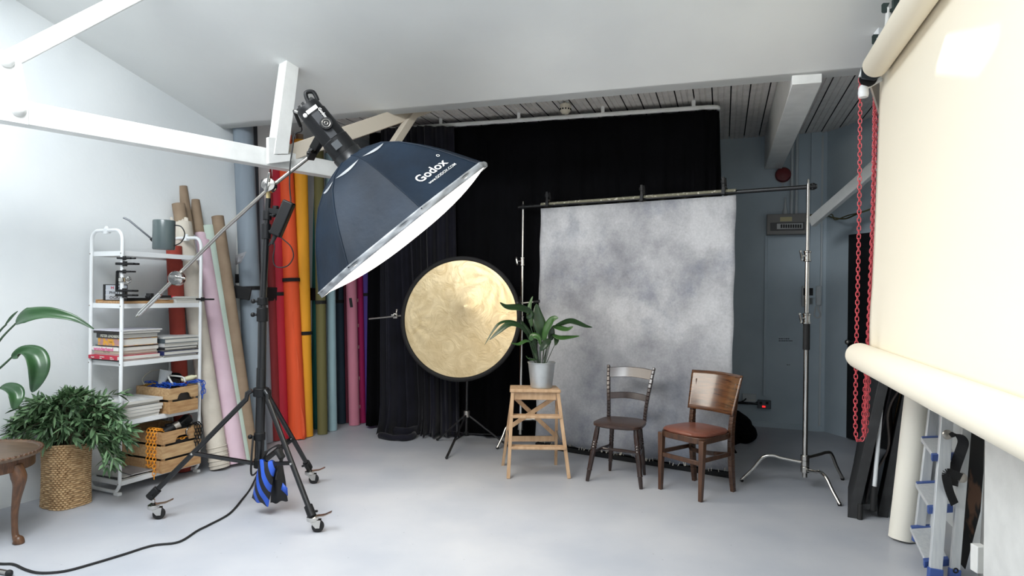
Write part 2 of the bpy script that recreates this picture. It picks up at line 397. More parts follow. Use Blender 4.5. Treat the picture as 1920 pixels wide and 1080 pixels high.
sl = bpy.data.lights.new('sun_streak_spot', 'SPOT'); sl.energy = 45; sl.color = (1, .97, .92); sl.spot_size = math.radians(20); sl.spot_blend = 1.0; sl.shadow_soft_size = .05  # added spot imitating the streak of reflected sun on the ceiling
lo_ = bpy.data.objects.new('sun_streak_spot', sl); COL.objects.link(lo_); lo_.location = (1.5, 2.2, 1.0); lo_.rotation_euler = (ON(1000, 135, CP(4, 0), (DD*CS+V((0, 0, 1))))-V(lo_.location)).to_track_quat('-Z', 'Y').to_euler()
SC.view_settings.view_transform = 'Standard'
# ================================================================== SHELF UNIT and its contents
NF = G(224, 930); FF = G(372, 886); SA = (FF-NF).normalized(); SB = V((-SA.y, SA.x, 0)); SL = (FF-NF).length; SD = .33
SYAW = math.atan2(SA.y, SA.x); SMAT = Matrix.Translation(NF) @ Matrix.Rotation(SYAW, 4, 'Z'); SINV = SMAT.inverted()
def SH(x, y, z): return SMAT @ V((x, y, z))
SHZ = [.10, .52, .94, 1.35, 1.722]              # shelf tops
su = thing('shelf_unit', 'tall white metal shelf unit with five open shelves of books and crates', 'shelf', NF, SYAW)
def endframe(x):
    mb = MB(); r = .07; t = .0125; pts = []
    y0, y1, zt, zb = 0, SD, 1.87, .022
    for cx, cz, a0 in ((y1-r, zt-r, 0), (y0+r, zt-r, 90), (y0+r, zb+r, 180), (y1-r, zb+r, 270)):
        for k in range(7):
            a = math.radians(a0+15*k); pts.append(V((x, cx+r*math.cos(a), cz+r*math.sin(a))))
    mb.tube(pts, t, 10, True)
    return mb
for x in (0, SL):
    fr = mk('end_frame', endframe(x), m_whitemet, su, local=True)
    for y in (.07, SD-.07): 
        mk('foot', MB().box((x, .0 if y < .1 else SD, .012), (.035, .06, .024)), m_whitemet, fr, local=True, bevel=.004) if False else None
    for y in (-.005, SD-.03):
        mk('foot', MB().b2((x-.016, y, .0), (x+.016, y+.05, .022)), m_whitemet, fr, local=True, bevel=.004)
    mb = MB(); mb.ball((x, SD/2, 1.882), .018, (1, 1, 1.2)); mb.box((x, SD/2, 1.862), (.03, .035, .03)); mk('knob', mb, m_whitemet, fr, local=True)
for z in SHZ:
    mb = MB(); t = .004
    mb.b2((.012, .002, z-t), (SL-.012, SD-.002, z))
    mb.b2((.012, .0, z-.034), (SL-.012, .006, z)); mb.b2((.012, SD-.006, z-.034), (SL-.012, SD, z))
    mb.b2((.010, .004, z-.034), (.016, SD-.004, z)); mb.b2((SL-.016, .004, z-.034), (SL-.010, SD-.004, z))
    sp = mk('shelf', mb, m_whitemet, su, local=True, bevel=.001)
    for x in (0, SL):
        for y in (0, SD): mk('bolt', MB().ball((x+(-.012 if x == 0 else .012), y, z-.017), .005, n=8), m_steel, sp, local=True)
# ---- watering can
q = G(307, 468, SHZ[4]); wc = thing('watering_can', 'small grey translucent watering can with a long thin steel spout on the top shelf', 'watering can', q, 0)
m_darksteel = M('dark steel', (96, 100, 104), .35, .8)
m_can = M('smoky grey plastic', (92, 104, 104), .25, rgb2=(80, 90, 92), scale=3, trans=.15)
mb = MB(); mb.lathe([(.066, 0), (.069, .006), (.069, .19), (.066, .196), (.062, .196), (.06, .02), (.0, .02)], (0, 0, 0), n=36, cap=False); mb.lathe([(.066, 0), (.0, 0)], cap=False, n=36); mk('body', mb, m_can, wc, local=True)
iw = wmat(wc).inverted()
mb = MB(); mb.tube(bez([(.066, 0, .165), (.115, .0, .155), (.14, .0, .105), (.115, .0, .05), (.066, .0, .025)], 7), .004, 8); mk('handle', mb, m_black, wc, local=True)
mb = MB(); Yc = q.y
mb.tube([iw @ P(288, 450, Yc), iw @ P(283, 447, Yc-.01), iw @ P(242, 413, Yc-.05), iw @ P(236, 410, Yc-.055), iw @ P(231, 408, Yc-.06)], .006, 10); sp = mk('spout', mb, m_darksteel, wc, local=True)
mb = MB(); mb.tube([iw @ P(292, 455, Yc), iw @ P(283, 447, Yc-.01)], [.014, .011], 12); mk('spout_collar', mb, m_black, sp, local=True)
# ---- spring clamps gripping the near post
def spring_clamp(pos, yaw, label, s=1.0, group=None):
    c = thing('spring_clamp', label, 'clamp', pos, yaw, group)
    mb = MB()
    mb.bar((-.035*s, -.012, 0), (.02*s, -.016, 0), .018*s, .016*s); mb.bar((-.035*s, .012+.006, 0), (.02*s, .016+.006, 0), .018*s, .016*s)
    mk('jaw', mb, m_black, c, local=True, bevel=.003)
    mb = MB(); mb.bar((.02*s, -.016, 0), (.105*s, -.020, 0), .022*s, .013*s); mb.bar((.02*s, .022, 0), (.105*s, .020, 0), .022*s, .013*s)
    h = mk('handle', mb, m_black, c, local=True, bevel=.004)
    mb = MB(); mb.cyl((.02*s, 0, -.016*s), (.02*s, 0, .016*s), .014*s, n=12); mk('spring', mb, m_blackmet, c, local=True)
    return c
cy = math.radians(-12)
for v, s, lb in ((484, .85, 'small black spring clamp on the shelf post, topmost of the five'),
                 (494.5, 1.1, 'black spring clamp on the shelf post, second from the top and thickest'),
                 (509, .85, 'small black spring clamp on the shelf post just above the silver one'),
                 (545, 1.05, 'black spring clamp on the shelf post level with the letter board'),
                 (553.5, 1.05, 'black spring clamp on the shelf post just above the wooden tray')):
    p = P(226, v, NF.y-.01); spring_clamp(SH(0, 0, p.z), cy, lb, s)
p = SH(SL, 0, EYE-(561-542)*5.1/1200); spring_clamp(p, cy, 'black spring clamp on the far front shelf post by the pale pink roll', 1.0)
p = P(227, 524.5, NF.y); q = SH(0, 0, p.z); gc = thing('grip_clamp', 'little silver grip clamp on the shelf post between black clamps', 'clamp', q, cy)
mb = MB(); mb.box((-.005, 0, 0), (.05, .042, .034)); mk('body', mb, m_chrome, gc, local=True, bevel=.006)
mb = MB(); mb.torus((.05, 0, 0), .018, .007, (0, 1, 0)); mk('screw_ring', mb, m_chrome, gc, local=True)
mb = MB(); mb.bar((-.02, -.02, .06), (-.024, -.02, -.07), .008, .02); mk('lever', mb, m_black, gc, local=True)
# ---- books and magazines.  local shelf frame: x away, y to the wall
m_pages = M('page edges', (222, 220, 212), .85, rgb2=(205, 202, 194), scale=5, stretch=(1, 1, 150))
def pal(name, c, r=.45): return M(name, c, r)
def book(x, y, z, lx, ly, t, mat, label, group, rz=0.0, soft=False, name=None, backtop=None):
    b = thing(name or ('magazine' if soft else 'book'), label, 'magazine' if soft else 'book', SH(x, y, z), SYAW+rz, group)
    ct = .0015 if soft else .003; ins = .0 if soft else .004
    mb = MB(); mb.b2((0, 0, 0), (lx, ly, ct)); mb.b2((0, 0, t-ct), (lx, ly, t)); mb.b2((0, 0, ct), (ct, ly, t-ct))
    mk('cover', mb, mat, b, local=True, bevel=.0006)
    mk('pages', MB().b2((ct, ins, ct), (lx-ins, ly-ins, t-ct)), m_pages, b, local=True)
    return b
Z3 = SHZ[2]
gl = 'books and magazines stacked on the third shelf'
m_red = pal('crimson print', (190, 34, 62)); m_wht = pal('white print', (226, 226, 222)); m_lem = pal('pale lemon print', (214, 217, 190)); m_dk = pal('charcoal print', (48, 47, 50))
m_gold = M('ochre collage print', (222, 160, 44), .4, rgb2=(176, 132, 130), scale=22, lo=.45, hi=.55)
m_pagey = pal('pale grey print', (205, 208, 208)); m_navy = pal('dark blue print', (40, 48, 96)); m_mauve = M('lilac grey print', (196, 194, 206), .4, rgb2=(214, 213, 220), scale=12)
m_brn = pal('dark brown print', (38, 30, 26)); m_grn = pal('slate print', (86, 98, 104))
z = Z3
spec = [(.0, .0, .33, .30, .012, m_dk, 'dark thin magazine at the very bottom of the tall book stack', True),
        (-.022, -.01, .33, .31, .026, m_red, 'red magazine with white lettering low in the tall book stack', True),
        (.02, .03, .3, .29, .012, m_wht, 'white magazine lying on the red one', True),
        (.012, .02, .3, .27, .02, m_lem, 'pale lemon paperback beneath the pink lettered magazine', False),
        (.0, .01, .31, .31, .024, m_wht, 'white magazine with big pink letters on its spine', True),
        (.035, .05, .26, .26, .009, m_grn, 'thin slate coloured booklet under the ochre book', True),
        (.02, .0, .28, .26, .052, m_gold, 'thick hardback with an ochre and pink collage spine', False),
        (.015, .0, .285, .27, .034, m_dk, 'dark hardback with pale capital letters along its spine', False),
        (.0, -.02, .3, .3, .018, m_brn, 'dark curling magazine second from the top of the tall stack', True),
        (-.01, -.03, .32, .31, .009, m_mauve, 'lilac grey magazine crowning the tall book stack', True)]
bk = []
for x, y, lx, ly, t, mt, lb, soft in spec:
    bk.append(book(x, y+.02, z, lx, ly, t, mt, lb, gl, soft=soft)); z += t+.0008
def spine(b, body, size, t, yc, mat, bold=0, xs=1, zc=None, off=-.0012):
    return text('spine_lettering', body, size, (off, yc, (t*.5-size*.36) if zc is None else zc), (0, -1, 0), (0, 0, 1), mat, b, True, bold, xs=xs)
m_pink = pal('pink ink', (224, 96, 150)); m_crm = pal('cream ink', (232, 230, 214)); m_ink = pal('black ink', (24, 24, 26))
spine(bk[4], 'wonderhand', .034, .024, .16, m_pink, .0012, 1.22)
spine(bk[7], 'PETER LINDBERG', .026, .034, .12, m_crm, .0006, 1.05)
spine(bk[3], 'Beauté  Photo', .012, .02, .13, m_ink, 0)
spine(bk[6], 'VIVA', .016, .052, .12, m_ink, 0)
spine(bk[1], 'Regular', .012, .026, .26, m_wht, .0006); spine(bk[1], 'The Future\nIssue', .011, .026, .16, m_wht, .0005, zc=.0145); spine(bk[1], 'Annie\nCopy 861', .011, .026, .055, m_wht, .0005, zc=.0145)
z = Z3
spec = [(.345, .02, .29, .27, .016, m_wht, 'white magazine at the bottom of the far book pile', True),
        (.335, .0, .31, .28, .03, m_navy, 'dark blue spined book low in the far book pile', False),
        (.35, .02, .27, .27, .008, m_wht, 'white leaflet between the dark blue and charcoal books', True),
        (.34, .0, .29, .27, .02, m_dk, 'charcoal spined book in the middle of the far book pile', False),
        (.345, .01, .3, .27, .03, m_pagey, 'pale grey hardback third from the top of the far pile', False),
        (.34, .0, .3, .28, .032, m_grn, 'slate spined hardback second from the top of the far pile', False),
        (.335, .01, .31, .28, .014, m_pagey, 'pale magazine on the top of the far book pile', True)]
for x, y, lx, ly, t, mt, lb, soft in spec: book(x, y, z, lx, ly, t, mt, lb, gl, soft=soft); z += t+.0008
# second shelf: tray, letter board, bar, papers
Z4 = SHZ[3]
m_pine = M('pine', (196, 158, 112), .55, rgb2=(168, 126, 84), scale=4, stretch=(2, 14, 14), bump=.05, bscale=30)
m_pine2 = M('light pine', (205, 172, 128), .55, rgb2=(178, 140, 98), scale=4, stretch=(2, 14, 14))
tb_ = thing('wooden_tray', 'flat wooden tray lying on the second shelf under the letter board', 'tray', SH(.0, .01, Z4), SYAW)
mb = MB(); mb.b2((.018, -.0, 0), (.42, .30, .018)); mk('board', mb, m_pine, tb_, local=True, bevel=.003)
mb = MB(); mb.b2((.018, .29, .018), (.42, .30, .026)); mb.b2((.41, .0, .018), (.42, .30, .026)); mk('rim', mb, m_pine, tb_, local=True, bevel=.002)

q = G(196, 563.5, Z4+.0185); lb = thing('letter_board', 'small black light box sign with rows of black letters on the wooden tray', 'sign', q, math.radians(48))
mb = MB(); mb.b2((0, 0, 0), (.15, .042, .118)); mk('case', mb, m_black, lb, local=True, bevel=.003)
mb = MB(); mb.b2((.006, -.002, .006), (.144, .002, .112)); pn = mk('panel', mb, pal('pale lit panel', (196, 204, 214)), lb, local=True)
mb = MB()
for zz in (.040, .0755): mb.b2((.004, -.004, zz-.0015), (.146, .0, zz+.0015))
mk('rail', mb, m_whitemet, lb, local=True)
text('lettering', 'OPE', .028, (.095, -.0035, .084), (1, 0, 0), (0, 0, 1), m_ink, pn, True, .0004)
text('lettering', 'H', .028, (.048, -.0035, .084), (1, 0, 0), (0, 0, 1), m_red, pn, True, .0006)
text('lettering', 'PHOT', .028, (.066, -.0035, .0475), (1, 0, 0), (0, 0, 1), m_ink, pn, True, .0004)
text('lettering', 'OGRA', .028, (.07, -.0035, .0125), (1, 0, 0), (0, 0, 1), m_ink, pn, True, .0004)
cb = thing('folded_bracket', 'long black folded camera bracket lying across the wooden tray', 'bracket', SH(.06, .03, Z4+.0185), SYAW)
mb = MB(); mb.b2((0, 0, 0), (.22, .05, .022)); mk('arm', mb, m_black, cb, local=True, bevel=.004)
mb = MB(); mb.b2((.17, .005, .022), (.36, .045, .04)); mb.b2((.18, .0, .02), (.21, .05, .056)); mk('upper_arm', mb, m_blackmet, cb, local=True, bevel=.004)
mb = MB(); mb.b2((.36, .012, .024), (.40, .038, .038)); mk('red_tip', mb, pal('red plastic', (200, 40, 44)), cb, local=True, bevel=.003)
gp_ = 'papers at the far end of the second shelf'
z = Z4
for k, (x, y, t, lbl) in enumerate(((.40, .0, .02, 'thick pale paper pad at the bottom of the second shelf pile'), (.41, .02, .016, 'white magazine in the middle of the second shelf pile'), (.40, .01, .012, 'pale grey magazine on top of the second shelf pile'))):
    if k == 0: x = .435
    book(x, y, z, .2, .28, t, (m_wht, m_pagey, m_pagey)[k], lbl, gp_, soft=True) if k == 0 else book(x+.035, y, z, .195, .27, t, m_wht if k == 1 else m_pagey, lbl, gp_, soft=True)
    z += t+.001
# fourth shelf: newspapers behind the bush, upper crate
Z2 = SHZ[1]; z = Z2
m_news = M('newsprint', (214, 214, 210), .85, rgb2=(180, 182, 184), scale=14)
nn = 'newspapers piled on the fourth shelf'
nl = ['bottom newspaper of the pile beside the small crate', 'second newspaper from the bottom beside the small crate', 'third newspaper up, in the middle of the pile beside the small crate', 'fourth newspaper up in the pile beside the small crate', 'second newspaper from the top of the pile beside the small crate', 'top newspaper of the pile beside the small crate, leaves fanned']
rr = random.Random(3)
for k in range(6):
    book(.02+rr.uniform(-.01, .015), rr.uniform(-.01, .02), z, .29+rr.uniform(-.01, .015), .29, .021, m_news, nl[k], nn, rz=rr.uniform(-.05, .05), soft=True, name='newspaper'); z += .022
# bottom shelf magazines
Z1 = SHZ[0]; z = Z1
for k, (x, y, rz, mt, lbl) in enumerate(((.02, .02, .0, m_dk, 'dark covered magazine flat on the bottom shelf'), (.05, .03, .12, m_news, 'grey newspaper spread on the bottom shelf'), (.1, .02, -.1, pal('grey photo print', (150, 148, 150)), 'magazine with a grey photo cover topmost on the bottom shelf'))):
    book(x, y, z, .22, .26, .007, mt, lbl, 'magazines on the bottom shelf', rz=rz, soft=True); z += .008
# ---- wooden crates.  corner = near front bottom corner, x away along the shelf, y to the wall
def crate(corner, lx, ly, h, rows, label, hole, name='wooden_crate'):
    c = thing(name, label, 'crate', corner, SYAW)
    t = .012; gap = .018; bh = (h-gap*(rows-1))/rows
    for k in range(rows):
        z0 = k*(bh+gap)
        for side in range(4):
            mb = MB()
            top = k == rows-1 and hole
            if side in (0, 1):                     # long faces (front y=0 and back)
                y0 = 0 if side == 0 else ly-t
                if top and side == 0:              # hand hole cut from the lower edge
                    w = .12; pts = [(0, z0), (lx/2-w/2, z0), (lx/2-w/2+.012, z0+.03), (lx/2-w/2+.03, z0+.042), (lx/2+w/2-.03, z0+.042), (lx/2+w/2-.012, z0+.03), (lx/2+w/2, z0), (lx, z0), (lx, z0+bh), (0, z0+bh)]
                    mb.prism([V((a, y0, b)) for a, b in pts], (0, t, 0))
                else: mb.b2((0, y0, z0), (lx, y0+t, z0+bh))
            else:
                x0 = 0 if side == 2 else lx-t
                mb.b2((x0, t, z0), (x0+t, ly-t, z0+bh))
            mk('board', mb, m_pine2 if (k+side) % 2 else m_pine, c, local=True, bevel=.0015)
    for x in (t, lx-t-.02):
        for y in (t, ly-t-.02): mk('corner_post', MB().b2((x, y, 0), (x+.02, y+.02, h-.01)), m_pine2, c, local=True)
    mk('base', MB().b2((t, t, .0), (lx-t, ly-t, .008)), m_pine2, c, local=True)
    return c
def toS(w): return SINV @ w
p = toS(G(318, 777, Z2)); q = toS(G(372, 771, Z2)); UC = (p.x, p.y)
LX1 = .25; LY1 = .37; crate(SH(p.x, p.y, Z2), LX1, LY1, .19, 2, 'small light pine crate on the fourth shelf, blue chain spilling over its end', True)
p2 = toS(G(304, 889, Z1)); LC = (p2.x, p2.y)
LX2 = .335; LY2 = .45; crate(SH(p2.x, p2.y, Z1), LX2, LY2, .30, 3, 'big pine crate on the bottom shelf, jutting out with an orange chain over it', True)
# ---- plastic chains
def link_mesh(L=.036, w=.02, r=.0032):
    mb = MB(); pts = []
    for k in range(6): a = PI/2+PI*k/5-PI; pts.append(V((w/2*math.cos(a)*0+ (w/2)*math.sin(a+PI/2)*1, 0, L/2-w/2+ (w/2)*math.cos(a+PI/2)*-1)))
    pts = []
    for k in range(7): a = PI*k/6; pts.append(V((w/2*math.cos(a), 0, (L-w)/2+w/2*math.sin(a))))
    for k in range(7): a = PI+PI*k/6; pts.append(V((w/2*math.cos(a), 0, -(L-w)/2+w/2*math.sin(a))))
    mb.tube(pts, r, 6, True); return mb
def chain_mb(path, L=.036, w=.02, r=.0032, twist=True):
    """path: polyline; links laid along it, alternately turned"""
    base = link_mesh(L, w, r); mb = MB(); pitch = L-2.6*r
    seg = [V(p) for p in path]; acc = [0]
    for i in range(1, len(seg)): acc.append(acc[-1]+(seg[i]-seg[i-1]).length)
    s = 0; k = 0; i = 0
    while s < acc[-1]:
        while i < len(acc)-2 and acc[i+1] < s: i += 1
        d = (seg[i+1]-seg[i]); t = (s-acc[i])/max(d.length, 1e-6); p = seg[i]+d*min(t, 1); z = d.normalized()
        x = V((0, 1, 0)) if abs(z.y) < .8 else V((1, 0, 0)); x = (x-z*x.dot(z)).normalized(); y = z.cross(x)
        an = (.6 if k % 2 else -.6) if twist else (PI/4 if k % 2 else -PI/4)
        X = x*math.cos(an)+y*math.sin(an); Y = z.cross(X)
        mb.add([p+X*q.x+Y*q.y+z*q.z for q in base.v], base.f); s += pitch; k += 1
    return mb
m_orange = M('orange plastic', (240, 160, 52), .4); m_blue = M('blue plastic', (32, 84, 190), .4)
# orange chain over the end face of the big crate (three falls)
def LCp(x, y, z): return SH(LC[0]+x, LC[1]+y, Z1+z)
mb = MB(); xf = -.012
for y, zb in ((.14, .06), (.105, .05), (.07, -.03)):
    mb2 = chain_mb(bez([LCp(.06, y, .30), LCp(.01, y, .318), LCp(xf, y, .29), LCp(xf, y-.0, .16), LCp(xf, y, zb)], 8), .034, .024, .0032); mb.add(mb2.v, mb2.f)
mb2 = chain_mb([LCp(xf, .14, .05), LCp(xf, .105, .05)], .034, .024, .0032); mb.add(mb2.v, mb2.f)
solo('plastic_chain', 'orange plastic chain hanging over the end of the big crate', 'chain', mb, m_orange)
mb = MB(); yf = -.012
for x, zb in ((.275, .14), (.30, .16), (.322, .2)):
    mb2 = chain_mb(bez([LCp(x, .05, .31), LCp(x, .005, .318), LCp(x, yf, .29), LCp(x, yf, zb)], 8), .034, .022, .003); mb.add(mb2.v, mb2.f)
solo('plastic_chain', 'black plastic chain hanging over the front corner of the big crate', 'chain', mb, m_black)
mb = MB()
def UCp(x, y, z): return SH(UC[0]+x, UC[1]+y, Z2+z)
rr = random.Random(11)
pts = [UCp(.03, .26, .185)]
for k in range(26): pts.append(UCp(rr.uniform(.04, .22), rr.uniform(.04, .3), .185+rr.uniform(0, .035)))
pts += [UCp(.2, .06, .21), UCp(.24, .02, .215), UCp(.275, -.01, .2), UCp(.275, -.015, .12), UCp(.275, -.015, .07)]
mb2 = chain_mb(bez(pts, 5), .04, .024, .003); mb.add(mb2.v, mb2.f)
mb2 = chain_mb(bez([UCp(.22, .03, .215), UCp(.262, .0, .225), UCp(.295, -.005, .2), UCp(.295, -.012, .13)], 6), .04, .024, .003); mb.add(mb2.v, mb2.f)
solo('plastic_chain', 'blue plastic chain tangled in and over the small crate', 'chain', mb, m_blue)
# ---- things in the small crate
gr1 = 'oddments in the small crate'
mb = MB(); mb2 = chain_mb(bez([UCp(.03, .3, .195), UCp(.06, .24, .205), UCp(.1, .29, .2), UCp(.06, .32, .195), UCp(.03, .26, .2)], 5), .034, .022, .003)
solo('plastic_chain', 'yellow ochre plastic chain coiled at the wall side of the small crate', 'chain', mb2, pal('ochre plastic', (190, 142, 52)))
def blob(name, c, dims, mat, label, cat, grp, R=None, bev=.01):
    mb = MB(); mb.box((0, 0, 0), dims); mb.v = [(R @ q if R is not None else q)+V(c) for q in mb.v]
    o = solo(name, label, cat, mb, mat, grp, bevel=bev, seg=3); return o
Rr = lambda x, y, z: (Matrix.Rotation(z, 3, 'Z') @ Matrix.Rotation(y, 3, 'Y') @ Matrix.Rotation(x, 3, 'X'))
cu = thing('plastic_cup', 'translucent white plastic cup tipped in the small crate', 'cup', UCp(.09, .2, .2), .4); mb = MB(); mb.lathe([(.03, 0), (.045, .11), (.043, .11), (.028, .004), (0, .004)], (0, 0, 0), (.25, .1, 1), cap=False); mk('body', mb, M('frosted plastic', (222, 226, 228), .4, trans=.3), cu, local=True)
cu2 = thing('lens_hood', 'round black lens hood in the small crate behind the blue chain', 'hood', UCp(.2, .2, .2), 0); mb = MB(); mb.lathe([(.034, 0), (.05, .06), (.046, .06), (.03, .004), (.0, .004)], (0, 0, 0), (.3, -.5, 1), cap=False); mk('body', mb, m_black, cu2, local=True)
blob('gaffer_pouch', UCp(.12, .12, .215), (.09, .07, .05), m_black, 'crumpled black pouch on top of the blue chain', 'pouch', gr1, Rr(.4, .3, .2), .015)
mb = MB(); mb.lathe([(.0, 0), (.016, .004), (.02, .05), (.02, .085), (.011, .1), (.011, .115), (0, .116)], UCp(.19, .12, .225), (.75, .5, .2), 16); solo('glue_bottle', 'small pale cream bottle lying on the blue chain', 'bottle', mb, pal('cream plastic', (222, 220, 186)))
mb = MB(); mb.tube(bez([UCp(.02, .3, .2), UCp(.03, .34, .24), UCp(.12, .36, .29), UCp(.2, .34, .285), UCp(.24, .3, .22)], 7), .004, 8); solo('coiled_cable', 'pale cable arching up behind the small crate', 'cable', mb, pal('beige cable', (190, 184, 172)))
mb = MB(); mb.tube(bez([UCp(.08, .07, .21), UCp(.1, .14, .255), UCp(.14, .18, .262), UCp(.19, .1, .25), UCp(.17, .05, .22)], 6), .007, 8); solo('cable_loop', 'white cable loop over the black pouch in the small crate', 'cable', mb, m_wht)
blob('filler_box', UCp(.125, .185, .09), (.19, .3, .15), pal('dim grey oddments', (60, 58, 56)), 'dark packing box inside the small crate', 'box', gr1, Rr(0, 0, SYAW))
# ---- things in the big crate
gr2 = 'camera gear in the big crate'
def camera(c, rz, label):
    t = thing('camera', label, 'camera', c, rz, gr2)
    mb = MB(); mb.b2((-.06, -.03, 0), (.06, .03, .075)); mb.b2((-.025, -.025, .07), (.025, .025, .095)); mk('body', mb, m_black, t, local=True, bevel=.006)
    mb = MB(); mb.lathe([(.032, 0), (.034, .05), (.03, .052), (.026, .046), (0, .04)], (0, -.03, .036), (0, -1, 0), 24); mk('lens', mb, m_blackmet, t, local=True)
    mb = MB(); mb.torus((0, -.082, .036), .03, .003, (0, 1, 0)); mk('lens_ring', mb, m_steel, t, local=True)
    return t
camera(LCp(.15, .12, .235), SYAW-.3, 'black compact camera in the big crate, lens up front')
camera(LCp(.21, .08, .235), SYAW+.2, 'second black camera in the big crate, beside the silver lens')
fl = thing('flash_unit', 'big black flash unit tilted on the rim of the big crate', 'flash', LCp(.26, .1, .29), SYAW+.1)
Rf = Rr(.0, -.5, 0)
mb = MB(); mb.box((0, 0, .035), (.12, .06, .065), Rf); mk('head', mb, m_black, fl, local=True, bevel=.008)
mb = MB(); mb.box((-.07, 0, -.0), (.05, .055, .1), Rf); mk('body', mb, m_blackmet, fl, local=True, bevel=.006)
mb = MB(); mb.box((.064, 0, .07), (.004, .02, .02), Rf); mk('badge', mb, m_red, fl, local=True)
ln = thing('camera_lens', 'silver and black camera lens lying in the big crate by the orange chain', 'lens', LCp(.07, .08, .28), SYAW)
mb = MB(); mb.cyl((0, 0, 0), (.07, -.02, .03), .03, n=24); mk('barrel', mb, m_black, ln, local=True, bevel=.003)
mb = MB(); mb.cyl((.07, -.02, .03), (.11, -.032, .047), .031, n=24); mk('mount_ring', mb, m_steel, ln, local=True, bevel=.003)
blob('gear_case', LCp(.167, .22, .12), (.28, .39, .21), pal('dark case fabric', (34, 33, 35)), 'dark soft gear case filling the big crate', 'case', gr2, Rr(0, 0, SYAW))
mb = MB(); mb2 = chain_mb(bez([LCp(.16, .03, .222), LCp(.2, .02, .226), LCp(.23, .03, .226)], 6), .034, .022, .003); solo('plastic_chain', 'scrap of orange chain seen through the hand hole of the big crate', 'chain', mb2, m_orange)
# ================================================================== ROUND TABLE
m_oak = M('old polished walnut', (108, 74, 50), .38, rgb2=(74, 50, 35), scale=5, stretch=(3, 18, 3), bump=.04, bscale=30)
m_oaktop = M('worn table top', (120, 98, 78), .42, rgb2=(92, 74, 60), scale=4, stretch=(2, 14, 2))
tf = G(30, 1019); TC = V((tf.x-.27, tf.y+.03, 0)); TZ = .5
tt = thing('occasional_table', 'small round dark wooden table with a carved rim and cabriole legs', 'table', TC)
mb = MB(); mb.lathe([(0, TZ-.022), (.29, TZ-.022), (.318, TZ-.014), (.325, TZ), (.318, TZ+.010), (.305, TZ+.008), (.298, TZ), (0, TZ)], n=64, cap=False); mk('tabletop', mb, m_oaktop, tt, local=True)
mb = MB()
for k in range(64):
    a = 2*PI*k/64; mb.ball((.315*math.cos(a), .315*math.sin(a), TZ+.006), .013, (1, 1, .6), 8)
mk('carved_rim', mb, m_oak, tt, local=True)
mb = MB(); mb.lathe([(.0, TZ-.022), (.285, TZ-.022), (.285, TZ-.085), (.27, TZ-.09), (.0, TZ-.09)], n=48, cap=False); mk('apron', mb, m_oak, tt, local=True)
for an in (math.atan2(-.03, .27), math.atan2(-.03, .27)+2*PI/3, math.atan2(-.03, .27)-2*PI/3):
    d = V((math.cos(an), math.sin(an), 0)); pr = [(.262, TZ-.06, .036), (.285, TZ-.12, .04), (.285, TZ-.17, .03), (.272, TZ-.24, .023), (.262, TZ-.32, .018), (.262, TZ-.40, .016), (.268, TZ-.455, .017), (.285, TZ-.478, .028), (.288, TZ-.492, .03), (.286, TZ-.5, .022)]
    pts = bez([d*r+V((0, 0, z)) for r, z, w in pr], 4); rs = []
    for i in range(len(pr)-1):
        for k in range(4): rs.append(pr[i][2]+(pr[i+1][2]-pr[i][2])*k/4)
    rs.append(pr[-1][2]); mb = MB(); mb.tube(pts, rs, 14); mk('leg', mb, m_oak, tt, local=True)
# ================================================================== PLANTS
def leafmb(mb, path, width, normal, prof=None, fold=.25, nv=4, wob=0.0):
    """blade along a path; normal is the rough upper side"""
    pts = [V(p) for p in path]; k = len(pts); vs = []; nrm = V(normal).normalized()
    for i, p in enumerate(pts):
        t = i/(k-1); tg = (pts[min(i+1, k-1)]-pts[max(i-1, 0)]).normalized()
        sd = tg.cross(nrm); sd = sd.normalized() if sd.length > 1e-5 else V((1, 0, 0)); up = sd.cross(tg)
        w = width*(prof(t) if prof else math.sin(PI*min(1, t*.98+.02))**.8)
        for j in range(nv+1):
            s = (j/nv-.5)*2
            vs.append(p+sd*s*w*.5+up*(abs(s)*fold*w*.5+wob*w*math.sin(t*9+s*2)))
    n1 = nv+1; fs = [(i*n1+j, i*n1+j+1, (i+1)*n1+j+1, (i+1)*n1+j) for i in range(k-1) for j in range(nv)]
    mb.add(vs, fs)
m_leafA = M('olive bush leaf', (38, 70, 38), .42, rgb2=(116, 146, 106), island=True, lo=.0, hi=1.0, spec=.4)
m_stemA = M('bush stem', (84, 76, 56), .7)
def weave(o, rx, ry, h, bulge=0.0):
    ncol = 24; nrow = 30; nu = ncol*8; nv = nrow*5
    def fn(u, v):
        a = 2*PI*u; row = v*nrow; k = int(row); f = row-k
        col = u*ncol+(.5 if k % 2 else 0); c = abs(math.sin(PI*col)); r = abs(math.sin(PI*f))
        d = .013*(c**.7)*(r**.6)
        e = 3.2; cx = abs(math.cos(a))**(2/e)*math.copysign(1, math.cos(a)); cyy = abs(math.sin(a))**(2/e)*math.copysign(1, math.sin(a))
        s = 1+.0*v-.04*math.sin(PI*v)+bulge*v
        q = V((rx*cx*s, ry*cyy*s, 0)); q = q*(1+d/max(q.length, .01)); q.z = v*h+.008*math.sin(a*2)*v; return V(o)+q
    return MB().grid(fn, nu, nv)
bc = G(114, 950); bc = V((bc.x, bc.y+.05, 0))
pl = thing('basket_plant', 'bushy green shrub with narrow leaves in a tall woven seagrass basket', 'plant', bc, SYAW)
m_wicker = M('seagrass', (206, 176, 134), .65, rgb2=(150, 116, 78), scale=38, detail=3, lo=.3, hi=.75)
BH = .42
mb = weave((0, 0, 0), .118, .125, BH); mk('basket', mb, m_wicker, pl, local=True, angle=60)
mb = MB(); mb.lathe([(0, BH-.06), (.1, BH-.06)], n=20, cap=False); mb.lathe([(.09, 0.003), (0, .003)], n=20, cap=False); mk('soil', mb, pal('dark soil', (40, 34, 28), .9), pl, local=True)
